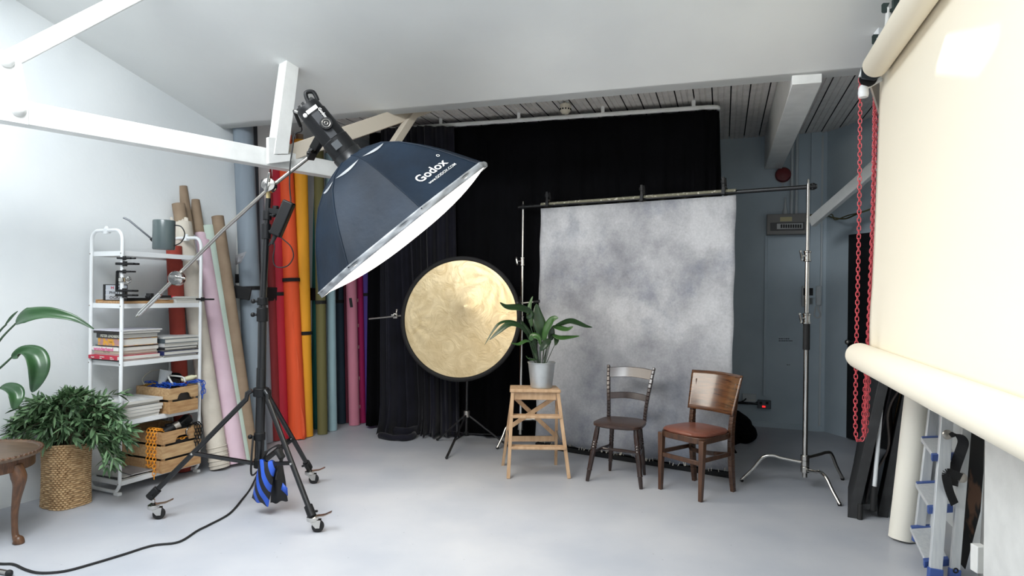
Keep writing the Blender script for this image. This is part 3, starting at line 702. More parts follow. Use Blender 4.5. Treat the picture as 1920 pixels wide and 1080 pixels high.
rr = random.Random(5); mbl = MB(); mbs = MB()
inv = wmat(pl).inverted()
def lobe(u, v, Y): return inv @ P(u, v, Y)
targets = []
for k in range(150):
    # envelope measured off the photograph: wide low mound
    u = rr.uniform(8, 245); t = (u-8)/237; top = 735+55*(2*abs(t-.52))**2.2; bot = 825+12*rr.random()
    if rr.random() < .12: u = rr.uniform(200, 232); bot = 880
    v = top+(bot-top)*rr.random()**1.1; dep = bc.y+rr.uniform(-.24, .2)
    targets.append(lobe(u, v, dep))
for tg in targets:
    base = V((rr.uniform(-.06, .06), rr.uniform(-.06, .06), BH-.05)); mid = base.lerp(tg, .5)+V((0, 0, .10+.06*rr.random()))
    pth = bez([base, mid, tg], 7); mbs.tube(pth, [.0032-.0022*i/(len(pth)-1) for i in range(len(pth))], 5)
    for i in range(5, len(pth)):
        for s in range(2 if i < 9 else 3):
            d = (pth[i]-pth[i-1]).normalized()+V((rr.gauss(0, .6), rr.gauss(0, .6), rr.gauss(.15, .55))); d.normalize()
            L = rr.uniform(.055, .095); p = pth[i]; droop = V((0, 0, -.25*L*rr.random()))
            leafmb(mbl, [p, p+d*L*.33, p+d*L*.68+droop*.4, p+d*L+droop], rr.uniform(.014, .023), (rr.gauss(0, .5), rr.gauss(0, .5), 1), lambda t: (math.sin(PI*(t*.94+.03)))**.8, .3, 2)
mk('foliage', mbl, m_leafA, pl, local=True, angle=80); mk('stems', mbs, m_stemA, pl, local=True)
# big leaved plant on the table: only its leaves reach into view
m_leafB = M('glossy big leaf', (34, 66, 36), .32, rgb2=(48, 84, 46), scale=3, stretch=(1, 1, 6), spec=.6)
m_leafB2 = M('dark glossy leaf', (48, 70, 50), .35, rgb2=(60, 84, 60), scale=4)
bp_ = thing('broad_leaf_plant', 'plant with big arching leathery leaves standing on the round table', 'plant', (TC.x-.03, TC.y, TZ), 0)
mb = MB(); mb.lathe([(.085, .001), (.11, .2), (.112, .21), (.104, .21), (.1, .17), (.0, .17)], n=28, cap=False); mb.lathe([(.085, .001), (0, .001)], n=28, cap=False); mk('pot', mb, pal('terracotta pot', (156, 98, 74), .7), bp_, local=True)
yb = TC.y; base = V((TC.x-.03, yb, TZ+.17))
def bigleaf(stem, blade, w, nrm, mat, prof=None, fold=.5):
    m1 = MB(); m1.tube(bez(stem, 6), [.008-.003*i/(6*(len(stem)-1)) for i in range(6*(len(stem)-1)+1)], 8)
    m2 = MB(); leafmb(m2, bez(blade, 7), w, nrm, prof, fold, 6, .02)
    lf = mk('leaf', m2, mat, bp_, thick=.0012, angle=70); mk('leaf_stem', m1, m_leafB2, lf)
Y = 3.7
bigleaf([base, P(-22, 680, Y), P(0, 638, Y), P(30, 606, Y)], [P(30, 606, Y), P(52, 594, Y), P(90, 588, Y+.02), P(128, 594, Y+.04), P(152, 603, Y+.06), P(176, 617, Y+.08)], .115, (-.1, -.75, .55), m_leafB, lambda t: (max(t, .01)/.2)**.5 if t < .2 else max(.05, 1-.95*((t-.2)/.8)**.75), .3)
bigleaf([base, P(-24, 710, Y-.1), P(0, 690, Y-.1), P(22, 670, Y-.1)], [P(22, 670, Y-.1), P(45, 662, Y-.1), P(62, 668, Y-.12), P(69, 688, Y-.14), P(67, 712, Y-.15), P(60, 736, Y-.15)], .115, (.75, -.5, .45), m_leafB, None, .55)
bigleaf([base, P(-24, 745, Y-.15), P(-8, 730, Y-.15), P(2, 727, Y-.15)], [P(0, 727, Y-.15), P(14, 728, Y-.16), P(26, 736, Y-.18), P(29, 750, Y-.2), P(25, 768, Y-.2)], .085, (.7, -.5, .5), m_leafB, None, .5)
bigleaf([base, P(-30, 680, Y+.1), P(-5, 628, Y+.1), P(12, 608, Y+.1)], [P(8, 612, Y+.1), P(18, 600, Y+.1), P(26, 591, Y+.1), P(34, 583, Y+.1)], .018, (0, -1, .3), m_leafB2, None, .5)
# ================================================================== ROLLS leaning on the white wall
def roll(name, label, cat, a, b, r, mat, core=None, core_ext=0.0, group=None, grow=0.0, r2=None, corer=.042):
    """a bottom centre (floor), b top centre of the cloth or paper"""
    a = V(a); b = V(b); d = (b-a).normalized(); a = a+V((0, 0, r*math.sqrt(max(0, 1-d.z*d.z))+.001))
    t = thing(name, label, cat, (a.x, a.y, 0), 0, group)
    mb = MB(); n = 28; r2 = r if r2 is None else r2; k = 12
    mb.lathe([(corer*.9, 0)]+[(r+(r2-r)*i/k, (b-a).length*i/k) for i in range(k+1)]+[(corer*.9, (b-a).length)], a, d, n, cap=True)
    mk('wound_sheet', mb, mat, t)
    mb = MB(); L = (b-a).length
    if core_ext > 0:
        mb.lathe([(corer, 0), (corer, core_ext), (corer-.006, core_ext), (corer-.006, .0)], b, d, 24, cap=False); mk('core_tube', mb, m_card, t)
    return t, a, b, d
gL = 'rolls leaning against the white wall by the shelves'
m_rust = M('rust cloth', (158, 62, 48), .85, rgb2=(140, 52, 42), scale=5); m_canvas = M('cream canvas', (216, 208, 194), .9, rgb2=(196, 188, 176), scale=5, bump=.1, bscale=40)
m_lilac = M('white lilac cloth', (206, 204, 212), .8, rgb2=(186, 184, 198), scale=9); m_pinkc = M('pale pink cloth', (222, 196, 208), .85, rgb2=(212, 184, 198), scale=4)
m_mint = M('pale mint cloth', (188, 204, 192), .85, rgb2=(178, 194, 182), scale=4)
def top(u, v, off=.06):                          # point near the wall seen at (u,v)
    return ON(u, v, W0+WN*off, WN)
roll('cloth_roll', 'rust red cloth roll leaning on the wall behind the shelf unit', 'roll', G(345, 884), top(326, 462, .14), .058, m_rust, group=gL)
t, a, b, d = roll('canvas_roll', 'cream canvas roll with a frayed top, leaning behind the shelf unit', 'roll', G(412, 880), top(340, 418, .09), .075, m_canvas, True, .16, gL, corer=.05)
mb = MB()
for k in range(5): mb.torus(a+d*(.03+.035*k), .078, .004, d, 24, 6)
mk('wound_edge', mb, m_canvas, t)
mb = MB(); rr = random.Random(4)
for k in range(22):
    an = rr.uniform(0, 6.28); s_ = V((math.cos(an), math.sin(an), 0)); mb.bar(b+s_*.07-d*.04, b+s_*rr.uniform(.05, .08)+d*rr.uniform(.0, .05), .02, .002)
mk('frayed_edge', mb, m_canvas, t)
roll('cloth_roll', 'slim white and lilac roll in the gap between the cream and pink rolls', 'roll', G(424, 868), top(356, 442, .05), .045, m_lilac, True, .42, gL, corer=.04)
t, a, b, d = roll('cloth_roll', 'pale pink cloth roll with a brown core tube sticking out of its top', 'roll', G(442, 872), top(376, 452, .06), .085, m_pinkc, True, .36, gL, r2=.07, corer=.044)
mb = MB(); mb.lathe([(.06, -.02), (.05, .03), (.053, .05), (.046, .07)], b, d, 20, cap=False); mk('wrinkled_collar', mb, m_pinkc, t)
roll('cloth_roll', 'pale mint green cloth roll between the pink roll and the brown tube', 'roll', G(459, 868), top(390, 424, .06), .055, m_mint, group=gL)
mb = MB(); a = G(474, 866); b = top(408, 406, .12); a = a+V((0, 0, .012)); d = (b-a).normalized()
mb.lathe([(.05, 0), (.05, (b-a).length), (.042, (b-a).length), (.042, .02)], a, d, 24, cap=False)
t = thing('cardboard_tube', 'long bare brown cardboard tube leaning next to the white pipe', 'tube', (a.x, a.y, 0)); mk('tube_wall', mb, m_card, t)
mb = MB(); a = G(430, 872); mb.bar(a+V((-.02, .06, .01)), top(385, 560, .08), .02, .012); solo('wooden_lath', 'thin dark brown lath leaning between the cream and pink rolls', 'lath', mb, pal('dark brown lath', (62, 34, 32), .6))
# ================================================================== COLOURED PAPER ROLLS in the wall rack
gC = 'coloured paper rolls standing in the wall rack'
def cm(n, c): return M(n+' paper', c, .75, rgb2=tuple(int(x*.94) for x in c), scale=2, stretch=(6, 6, .6))
def strap(t, b, d, r, h, w=.035, buckle=True):
    k = (h-b.z)/d.z; c = b+d*k
    mb = MB(); mb.lathe([(r+.001, -w/2), (r+.004, -w/2), (r+.004, w/2), (r+.001, w/2)], c, d, 28, cap=False); s = mk('strap', mb, m_strap, t)
    if buckle: mk('buckle', MB().box(c+V((-.2, -.98, 0))*(r+.006), (.035, .012, w*.9)), m_black, s)
# name, label, bottom px, top px (v is where it is cut or ends), radius, colour, z of top (m)
def prol(label, ub, vb, ut, r, mat, zt=2.98, cut=False, straph=None, core=True, r2=None, buckle=True, yoff=0.0):
    a = G(ub, vb); a = V((a.x, a.y+r+yoff, 0))
    sc = (EYE-zt); Yt = a.y+.06; vt = V0+(ut-U0)*RS-(zt-EYE)*F/Yt
    b = P(ut, vt, Yt)
    t, a2, b2, d = roll('paper_roll', label, 'paper roll', a, b, r, mat, core, .06 if core else 0, gC, r2=r2, corer=min(.035, r*.7))
    if straph: strap(t, a2, d, r*1.0 if r2 is None else max(r, r2), straph, buckle=buckle)
    return t, a2, b2, d
prol('blue grey paper roll beside the white pipe, with a torn flap', 474, 852, 455, .088, cm('blue grey', (140, 152, 162)), 3.02, straph=1.47)
t, a, b, d = prol('pale blue grey roll tucked in behind the torn grey roll', 452, 846, 447, .05, cm('pale blue grey', (152, 170, 184)), 2.6, yoff=.1)
mb = MB(); q = P(452, 488, 5.5); mb.add([P(441, 484, 5.5), P(443, 478, 5.5), P(463, 471, 5.42), P(452, 492, 5.45), P(442, 497, 5.5)], [(0, 1, 2, 3, 4)]); mk('torn_flap', mb, cm('torn flap', (150, 152, 156)), t, thick=.002)
prol('charcoal paper roll, thin, behind the blue grey roll', 479, 846, 476, .03, cm('charcoal', (62, 68, 76)), 3.0, yoff=.12)
prol('light grey paper roll between the charcoal and maroon rolls', 489, 838, 481, .05, cm('light grey', (150, 156, 166)), 3.0, yoff=.12)
prol('maroon paper roll, tall, behind the stand pole', 506, 832, 497, .055, cm('maroon', (140, 40, 44)), 3.05, yoff=.08, r2=.055)
t, a, b, d = prol('crimson paper roll beside the stand pole', 524, 826, 513, .068, cm('crimson', (186, 32, 54)), 3.06, straph=1.42)
mb = MB(); mb.grid(lambda u, v: V((a.x-.07-.05*u*(1-v)*abs(math.sin(5*v+1)), a.y-.02, .02+.55*v)), 3, 14); mk('torn_edge', mb, cm('faded crimson', (196, 60, 66)), t, thick=.002)
prol('dark brown paper roll, thin, between the crimson and orange rolls', 541, 818, 531, .038, cm('dark brown', (118, 66, 34)), 2.96, yoff=.12)
t, a, b, d = prol('bright orange paper roll, its lower end unrolled wider', 553, 826, 533, .083, cm('orange', (244, 92, 46)), 3.0, r2=.068, straph=1.56)
mb = MB(); mb.grid(lambda u, v: V((a.x+.055+.03*u*(1-v)+.012*math.sin(v*13)*u-.105*v, a.y-.05, .004+1.25*v)), 3, 24); mk('loose_edge', mb, cm('orange edge', (240, 96, 52)), t, thick=.002)
prol('smoke grey paper roll, thin, behind the orange and yellow rolls', 560, 812, 549, .04, cm('smoke grey', (92, 92, 96)), 2.9, yoff=.15)
prol('yellow paper roll with a black strap low down', 571, 821, 562, .064, cm('golden yellow', (240, 166, 38)), 2.97, straph=1.03, r2=.07)
prol('dark green paper roll behind the yellow roll', 587, 808, 579, .058, cm('dark green', (24, 92, 70)), 2.96, yoff=.1)
prol('teal paper roll, thin, between the green and olive rolls', 591, 806, 588, .034, cm('teal', (30, 118, 112)), 2.8, yoff=.02)
prol('olive green paper roll', 602, 816, 597, .05, cm('olive', (108, 104, 62)), 3.0, straph=1.34)
prol('pale sky blue paper roll beside the olive one', 621, 809, 617, .048, cm('pale sky blue', (156, 186, 194)), 2.9)
prol('dark petrol blue paper roll', 636, 797, 631, .048, cm('petrol blue', (30, 52, 68)), 2.9, straph=1.34, yoff=.05, buckle=False)
prol('plum paper roll, thin, beside the dusty pink roll', 647, 795, 643, .034, cm('plum', (110, 34, 56)), 2.85, yoff=.06)
t, a, b, d = prol('dusty pink paper roll with a black tape tag', 662, 799, 654, .058, cm('dusty pink', (206, 128, 148)), 2.9)
mb = MB(); mb.bar(a+d*1.38+V((.0, -.062, 0)), a+d*1.28+V((.012, -.062, 0)), .03, .004); mk('tape_tag', mb, m_black, t)
t, a, b, d = prol('magenta paper roll with a row of small pale tape squares', 675, 795, 668, .05, cm('magenta', (172, 24, 92)), 2.9, yoff=.02)
for v in (564, 611, 651, 709, 762):
    k = (EYE-(v-546)/F*a.y); p = a+d*(k/d.z); mk('tape_square', MB().box(p+V((-.012, -.051, 0)), (.03, .004, .036)), pal('pale tape', (226, 176, 176)), t)
prol('deep violet paper roll next to the black curtain', 691, 793, 683, .054, cm('violet', (86, 62, 148)), 2.9, straph=1.42, buckle=False)
# the rack: wall bar with webbing
mb = MB(); a = P(436, 554, 5.85); b = P(700, 558, 7.2); rk = thing('wall_rack', 'black padded wall rail holding the coloured paper rolls upright', 'rack', a)
A_ = WL(5.9, 1.42, .05); B_ = WL(7.4, 1.42, .05); mb.bar(A_, B_, .04, .13); mk('rail', mb, m_strap, rk, bevel=.005)
mb = MB(); mb.bar(P(438, 546, 5.6), P(470, 552, 5.62), .03, .11); mk('end_pad', mb, m_strap, rk, bevel=.005)
# ================================================================== CURTAIN RAIL and CURTAINS
RH = 3.17
ra = G(691, 245, RH); rb = G(1300, 203, RH); rd = (rb-ra); rd.z = 0; rdn = rd.normalized(); rnrm = V((rdn.y, -rdn.x, 0))
rc = ON(1346, 206, ra, rnrm); rc.z = RH
rl = [ra-rdn*.35, ra, rb, rc-rdn*.10, rc-rdn*.03+DD*.03, rc+DD*.10, rc+DD*1.0]
rl[-1] = V((rl[-1].x, rl[-1].y, RH))
mb = MB(); mb.tube(bez([ra-rdn*.35, ra, ra.lerp(rb, .5), rb, rc-rdn*.16], 3)+bez([rc-rdn*.13, rc-rdn*.04+DD*.012, rc+DD*.04-rdn*.0, rc+DD*.16, rc+DD*.95], 6), .021, 10)
rail = solo('curtain_rail', 'long pale curtain rail bent round a corner under the plank ceiling', 'rail', mb, m_white)
for k in range(5):
    p = ra.lerp(rb, k/4); mk('hanger', MB().box(p+V((0, 0, .05)), (.03, .03, .08)), m_white, rail)
def curtain(name, label, path_top, path_bot, ztop, zbot, nf, amp, mat, nu=160, nv=14, seed=1, puddle=0.0, group=None):
    rr = random.Random(seed); ph = [rr.uniform(0, 6.28) for _ in range(4)]
    pt = bez(path_top, 12); pb = bez(path_bot, 12)
    def at(pth, u):
        x = u*(len(pth)-1); i = min(int(x), len(pth)-2); return pth[i].lerp(pth[i+1], x-i)
    def fn(u, v):
        t = at(pt, u); b = at(pb, u); p = t.lerp(b, v)
        e = .002; d = (at(pt, min(1, u+e))-at(pt, max(0, u-e))).normalized(); n = V((d.y, -d.x, 0))
        f = u*nf*2*PI+.9*math.sin(u*7+ph[0])
        w = math.sin(f+ph[1])+.35*math.sin(2.3*f+ph[2]+v)+.3*math.sin(.43*f+ph[3])
        q = p+n*amp*w*(.35+.65*v)*min(1, (1-u)*9+.12)
        q.z = ztop+(zbot-ztop)*v
        if puddle and v > .93: q += n*puddle*(v-.93)/.07*(1+.5*math.sin(f*1.7)); q.z = max(q.z, .012+.02*(1+math.sin(f*2)))
        return q
    mb = MB().grid(fn, nu, nv)
    return solo(name, label, 'curtain', mb, mat, group, thick=.004, angle=80)
def fl(p, off=0): return V((p.x, p.y, 0))+rnrm*off
zt = RH-.03
c0 = ra-rdn*.05
hemL = G(700, 796); 
main = curtain('curtain', 'wide black cloth curtain hanging behind the gold reflector and the canvas', [fl(c0+rdn*.06), fl(ra.lerp(rb, .35)), fl(ra.lerp(rb, .7)), fl(rb+rdn*.02)],
        [fl(c0+rdn*.06), fl(ra.lerp(rb, .35)), fl(ra.lerp(rb, .7)), fl(rb+rdn*.02)], zt, .03, 13, .032, m_cloth, 240, 16, 2)
ret = curtain('curtain', 'narrow black curtain end hanging at the bend of the rail beside the alcove', [fl(rc-rdn*.24), fl(rc-rdn*.04), fl(rc+DD*.08), fl(rc+DD*.45), fl(rc+DD*.72)],
        [fl(rc-rdn*.22), fl(rc-rdn*.03), fl(rc+rdn*.03+DD*.1), fl(rc+rdn*.06+DD*.45), fl(rc+rdn*.12+DD*.72)], zt, .03, 5, .035, m_cloth, 90, 16, 5, .10)
# bunched black curtain panel in front, pulled aside; navy tint is painted softbox light
g0 = G(716, 818); g1 = G(790, 812); g2 = G(835, 806)
t0 = G(722, 244, RH); 
def onr(u, off): 
    q = ON(u, 600, ra, rnrm); return fl(q, off)
pb = [V((g0.x, g0.y, 0)), V((g1.x, g1.y-.04, 0)), onr(820, .13), onr(868, .05)]
ptp = [onr(724, .15), onr(765, .15), onr(800, .14), onr(850, .045)]
curtain('curtain', 'black curtain, tinted navy as softbox light, bunched in deep folds near the violet roll, hem dragging on the floor', ptp, pb, zt, .01, 8, .055, m_cloth2, 150, 20, 9, .07)
mb = MB(); pu = bez([G(712, 822), G(735, 826), G(757, 827), G(776, 822), G(770, 814)], 6); mb.tube([p+V((0, 0, .03+.004*math.sin(i*.8))) for i, p in enumerate(pu)], [.03+.004*math.sin(i*.6) for i in range(len(pu))], 10)
mb.tube([p+V((.0, .06, .05)) for p in bez([G(722, 818), G(760, 822), G(778, 816)], 6)], .045, 10)
solo('curtain_hem', 'heap of black curtain hem, tinted navy as softbox light, crumpled on the floor', 'curtain', mb, m_cloth2, angle=80)
mb = MB(); rr = random.Random(8)
pu = bez([G(1384, 826), G(1398, 832), G(1410, 826), G(1404, 812), G(1392, 806)], 5); mb.tube([p+V((0, 0, .05)) for p in pu], [.05+.006*math.sin(i*.6) for i in range(len(pu))], 12); mb.tube([p+V((-.06, .05, .13)) for p in pu], [.07+.008*math.sin(i*.7) for i in range(len(pu))], 12)
solo('curtain_hem', 'black curtain hem bunched on the alcove floor behind the wooden chair', 'curtain', mb, m_cloth, angle=80)
# ================================================================== BOOM STAND
YS = 4.24
def Q(u, v, y=0.0): return P(u, v, YS+y)
bs = thing('boom_stand', 'tall black rolling boom stand holding the octagonal softbox over the floor', 'light stand', V((Q(490, 735).x, YS, 0)))
mb = MB(); mb.tube([Q(486, 872), Q(489, 735), Q(490, 690)], .030, 18); mk('column', mb, m_blackmet, bs)
mb = MB(); mb.cyl(Q(490, 735), Q(492.5, 575), .027, n=18); mk('lower_tube', mb, m_blackmet, bs)
mb = MB(); mb.cyl(Q(492.5, 575), Q(499, 440), .022, n=16); mk('middle_tube', mb, m_blackmet, bs)
mb = MB(); mb.cyl(Q(499, 440), Q(503, 372), .017, n=16); mk('upper_tube', mb, m_blackmet, bs)
for u, v, r, h in ((492, 590, .036, .09), (492.6, 565, .034, .05), (499, 434, .03, .1), (501, 404, .028, .06), (487, 818, .036, .05)):
    c = Q(u, v); mb = MB(); mb.cyl(c-V((0, 0, h/2)), c+V((0, 0, h/2)), r, n=18); mb.cyl(c+V((0, 0, 0)), c+V((-.045 if v > 500 else .04, -.02, 0)), .009, n=8); mb.ball(c+V((-.055 if v > 500 else .05, -.02, 0)), .016, n=10); mk('collar', mb, m_black, bs, bevel=.004)
mb = MB(); c = Q(489.5, 735); mb.cyl(c-V((0, 0, .028)), c+V((0, 0, .028)), .05, n=20)
mk('leg_collar', mb, m_black, bs, bevel=.004)
mb = MB(); c = Q(487, 868); mb.cyl(c-V((0, 0, .03)), c+V((0, 0, .03)), .038, n=18); mk('brace_collar', mb, m_black, bs, bevel=.004)
feet = [((285, 928), G(285, 968), (295, 962), G(295, 972)), ((583, 962), G(592, 1000), (603, 988), G(603, 998)), ((578, 874), G(578, 903), (590, 897), G(590, 907))]
def caster(foot_top, wheel_px, yaw_to, parent):
    pass
for i, (tp, gp0, wp, gw) in enumerate(feet):
    Yf = gw.y
    tip = P(tp[0], tp[1], Yf+(.0 if i else -.02)); c0_ = Q(489.5, 737)
    dirh = V((tip.x-c0_.x, tip.y-c0_.y, 0)).normalized()
    st = c0_+dirh*.055
    mb = MB(); side = V((-dirh.y, dirh.x, 0))
    mb.tube([st+V((0, 0, .02)), st+dirh*.03, st.lerp(tip, .06), tip], .0165, 14)
    lg = mk('leg', mb, m_blackmet, bs)
    mb = MB(); dl = (tip-st).normalized(); mb.cyl(tip-dl*.05, tip+dl*.025, .026, n=14); mb.cyl(tip-dl*.01, tip-dl*.01+side*.05+V((0, 0, -.01)), .008, n=8); mk('leg_socket', mb, m_black, lg, bevel=.004)
    # brace from leg to column
    bp = st.lerp(tip, .60); bcn = V((Q(487, 868).x, YS, Q(487, 868).z))+dirh*.035
    mb = MB()
    for sgn in (-1, 1): mb.bar(bp+side*.014*sgn, bcn+side*.014*sgn, .006, .02, side=side)
    br = mk('brace', mb, m_blackmet, bs)
    mk('rivet', MB().ball(bp-side*.0+V((0, -.02, 0)), .009, n=8), m_chrome, br)
    # caster
    wr = .036; wc_ = V((gw.x, gw.y, wr)); ax = V((tip.x, tip.y, 0)); hub = V((tip.x+.01, tip.y, .088)); wx = V((-.30, .95, 0)).normalized() if i == 0 else V((-.12, .99, 0)).normalized()
    tr_ = V((wx.y, -wx.x, 0)); wheel = V((hub.x, hub.y, wr))+tr_*.032
    mb = MB(); mb.lathe([(.026, -.022), (.034, -.016), (.036, -.006), (.034, .006), (.02, .014), (.010, .02), (.010, .04)], hub, (0, 0, 1), 22)
    for sgn in (-1, 1):
        s_ = wx*.017*sgn
        mb.prism([hub+tr_*-.02+s_+V((0, 0, -.012)), hub+tr_*.05+s_+V((0, 0, -.012)), wheel+s_+tr_*.012+V((0, 0, -.008)), wheel+s_-tr_*.012+V((0, 0, -.008))], wx*.003*sgn)
    cs = mk('caster', mb, m_chrome, bs)
    mb = MB(); mb.lathe([(.012, -.012), (wr-.006, -.0125), (wr, -.008), (wr, .008), (wr-.006, .0125), (.012, .012)], wheel, wx, 28); mk('wheel', mb, m_rubber, cs)
    mb = MB(); mb.bar(hub+tr_*.01+V((0, 0, .008)), hub+tr_*.07+V((0, 0, .014)), .03, .006, side=wx); mb.bar(hub+tr_*.07+V((0, 0, .014)), hub+tr_*.112+V((0, 0, .032)), .03, .005, side=wx); mk('brake_lever', mb, M('tarnished steel', (150, 138, 126), .35, 1.0), cs)
# boom arm and its pivot
mb = MB(); mb.tube([Q(262, 588, -.0), Q(420, 430), Q(505, 353), Q(583, 292, .0)], .0125, 14); am = mk('boom_arm', mb, m_steel, bs)
mb = MB(); mb.tube([Q(262, 588), Q(300, 551)], .0155, 14); mb.tube([Q(262, 588), Q(259, 591), Q(255, 594)], [.012, .012, .004], 10); mk('arm_tip', mb, m_chrome, am)
def griphead(u, v, y, r, name, parent):
    c = Q(u, v, y); ax = V((.12, -1, .05)).normalized()
    mb = MB(); mb.lathe([(r*.95, -.03), (r, -.024), (r, -.006), (r*.96, 0), (r*.96, .004), (r, .01), (r, .026), (r*.9, .032), (r*.35, .034), (r*.3, .05), (.0, .052)], c, ax, 28); g = mk(name, mb, m_chrome, parent)
    return c, ax, g
c, ax, g = griphead(505, 348, -.045, .045, 'pivot', bs)
mb = MB(); mb.bar(c+ax*.045+V((-.01, 0, -.05)), c+ax*.05+V((.012, 0, .075)), .014, .01); mk('pivot_lever', mb, m_chrome, g, bevel=.003)
mb = MB(); mb.cyl(Q(503, 372), Q(504, 356), .014, n=12); mk('spigot', mb, pal('brass', (190, 170, 120), .3), bs)
c, ax, g = griphead(332, 522, -.02, .047, 'counter_grip', bs)
mb = MB(); mb.bar(c+ax*.045+V((-.03, 0, .01)), c+ax*.05+V((.075, 0, -.004)), .012, .014); mk('grip_lever', mb, m_chrome, g, bevel=.003)
# ================================================================== STUDIO LIGHT HEAD
LA = V((.630, .157, -.766)).normalized()                # aiming direction
FC = P(760, 424, 4.15)                                  # centre of the softbox front
R0 = .692; DEP = .545; RC0 = FC-LA*DEP                  # speed ring centre
rimx = V((.75, .18, .64)); rimx = (rimx-LA*rimx.dot(LA)).normalized(); rimy = LA.cross(rimx)    # rimy ~ towards camera?
if rimy.y > 0: rimy = -rimy
lhd = thing('studio_light', 'black cylindrical studio light head clamped on the end of the boom arm', 'studio light', RC0-LA*.3)
b0 = RC0-LA*.40; b1 = RC0-LA*.035
mb = MB(); mb.lathe([(.05, -.012), (.074, -.008), (.078, .0), (.078, .05), (.084, .055), (.084, .25), (.088, .255), (.088, .36), (.08, .365)], b0, LA, 32); body = mk('housing', mb, m_black, lhd, angle=30)
mb = MB()
for k in range(10):
    an = 2*PI*k/10; s_ = rimx*math.cos(an)+rimy*math.sin(an); mb.box(b0+s_*.055-LA*.018, (.016, .016, .022), Matrix((rimx, rimy, LA)).transposed())
mk('cooling_fins', mb, m_black, body)
mb = MB(); s_ = rimx*.9-LA*.0; mb.tube(bez([b0+rimx*.075-LA*.0, b0+rimx*.085-LA*.055, b0+rimx*.045-LA*.075, b0+rimx*.02-LA*.02], 6), .013, 10); mk('carry_handle', mb, m_black, body)
side = (rimy*.93-rimx*.1).normalized()                  # face towards camera
p = b0+rimy*.086+LA*.02
Rb = Matrix((rimx, LA, rimy)).transposed()
mk('label_plate', MB().box(b0+rimy*.080+LA*.045, (.075, .024, .012), Rb), m_wht, body)
tpan = MB().box(b0+rimy*.083+LA*.16, (.05, .18, .006), Rb); mk('screen_panel', tpan, pal('dark grey panel', (46, 48, 52)), body)
text('lettering', 'Godox', .026, b0+rimy*.089+LA*.10+rimx*.03, LA, rimx, m_wht, body, False, .0006)
mb = MB(); mb.lathe([(.013, 0), (.013, .008), (.008, .012)], b0+rimy*.078-rimx*.055+LA*.05, rimy, 14); mk('dial', mb, m_wht, body)
mk('badge', MB().box(b0+rimy*.086+LA*.30-rimx*.02, (.05, .05, .01), Rb), pal('grey badge', (70, 74, 78)), body)
# yoke
pv = b0+rimy*.095+LA*.165+rimx*.012; pv2 = b0-rimy*.095+LA*.165+rimx*.012
en = Q(583, 292)
mb = MB(); dyk = (en-pv); dyk.normalize()
mb.bar(pv, en+rimy*.075-dyk*.06, .012, .045, side=rimy); mb.bar(pv2, en-rimy*.075-dyk*.06, .012, .045, side=rimy); mb.bar(en+rimy*.08-dyk*.06, en-rimy*.08-dyk*.06, .045, .014, side=dyk)
yk = mk('yoke', mb, m_blackmet, lhd, bevel=.003)
mb = MB(); mb.bar(en-dyk*.07, en+dyk*.02, .05, .05); mb.cyl(en+V((0, .03, 0)), en+V((0, -.06, .01)), .012, n=10); mk('mount_block', mb, m_black, yk, bevel=.006)
mb = MB(); mb.lathe([(.038, 0), (.04, .006), (.036, .016), (.0, .017)], pv, rimy, 24, cap=False); kn = mk('lock_knob', mb, m_black, yk)
mb = MB(); mb.torus(pv+rimy*.0175, .024, .003, rimy, 24, 6); mb.torus(pv+rimy*.0175, .010, .003, rimy, 16, 6); mk('knob_ring', mb, m_steel, kn)
mb = MB(); pl_ = b0-rimx*.06+LA*.005; mb.tube([pl_, pl_-LA*.035-rimx*.02], [.012, .012], 12); mk('power_socket', mb, m_chrome, body)
# ================================================================== SOFTBOX
m_navy2 = M('navy softbox nylon', (12, 25, 38), .58, rgb2=(20, 36, 52), scale=3.5, bump=.4, bscale=5, spec=.28)
m_diff = bpy.data.materials.new('glowing diffuser'); m_diff.use_nodes = True
_b = m_diff.node_tree.nodes['Principled BSDF']; _b.inputs['Base Color'].default_value = (.9, .9, .88, 1); _b.inputs['Emission Color'].default_value = (1, .93, .82, 1); _b.inputs['Emission Strength'].default_value = 6.5
m_lip = M('silver grey lip fabric', (176, 178, 180), .5, rgb2=(146, 150, 154), scale=9, bump=.5, bscale=12)
sb = thing('softbox', 'big octagonal navy softbox with glowing white front and silver lip, hung from the boom', 'softbox', RC0)
PH0 = math.radians(-4)
prof = [(0.0, .085), (.02, .15), (.06, .252), (.13, .355), (.22, .445), (.32, .53), (.43, .61), (.545, .692)]
def prad(t):
    for i in range(len(prof)-1):
        if t <= prof[i+1][0] or i == len(prof)-2:
            a0, r0 = prof[i]; a1, r1 = prof[i+1]; return r0+(r1-r0)*(t-a0)/(a1-a0)
def SBX(t, ph, r=None):                                # octagonal section with chordal sides
    a = ph-PH0; k = math.floor(a/(PI/4)); f = a/(PI/4)-k
    p0 = V((math.cos(PH0+k*PI/4), math.sin(PH0+k*PI/4), 0)); p1 = V((math.cos(PH0+(k+1)*PI/4), math.sin(PH0+(k+1)*PI/4), 0))
    q = p0.lerp(p1, f); rr_ = prad(t) if r is None else r
    sag = 1-.035*math.sin(PI*f)*math.sin(PI*min(1, t/DEP))
    return RC0+LA*t+(rimx*q.x+rimy*q.y)*rr_*sag
ts = [0, .01, .02, .04, .06, .095, .13, .175, .22, .27, .32, .375, .43, .49, .545]
nseg = 8
mbs_ = []
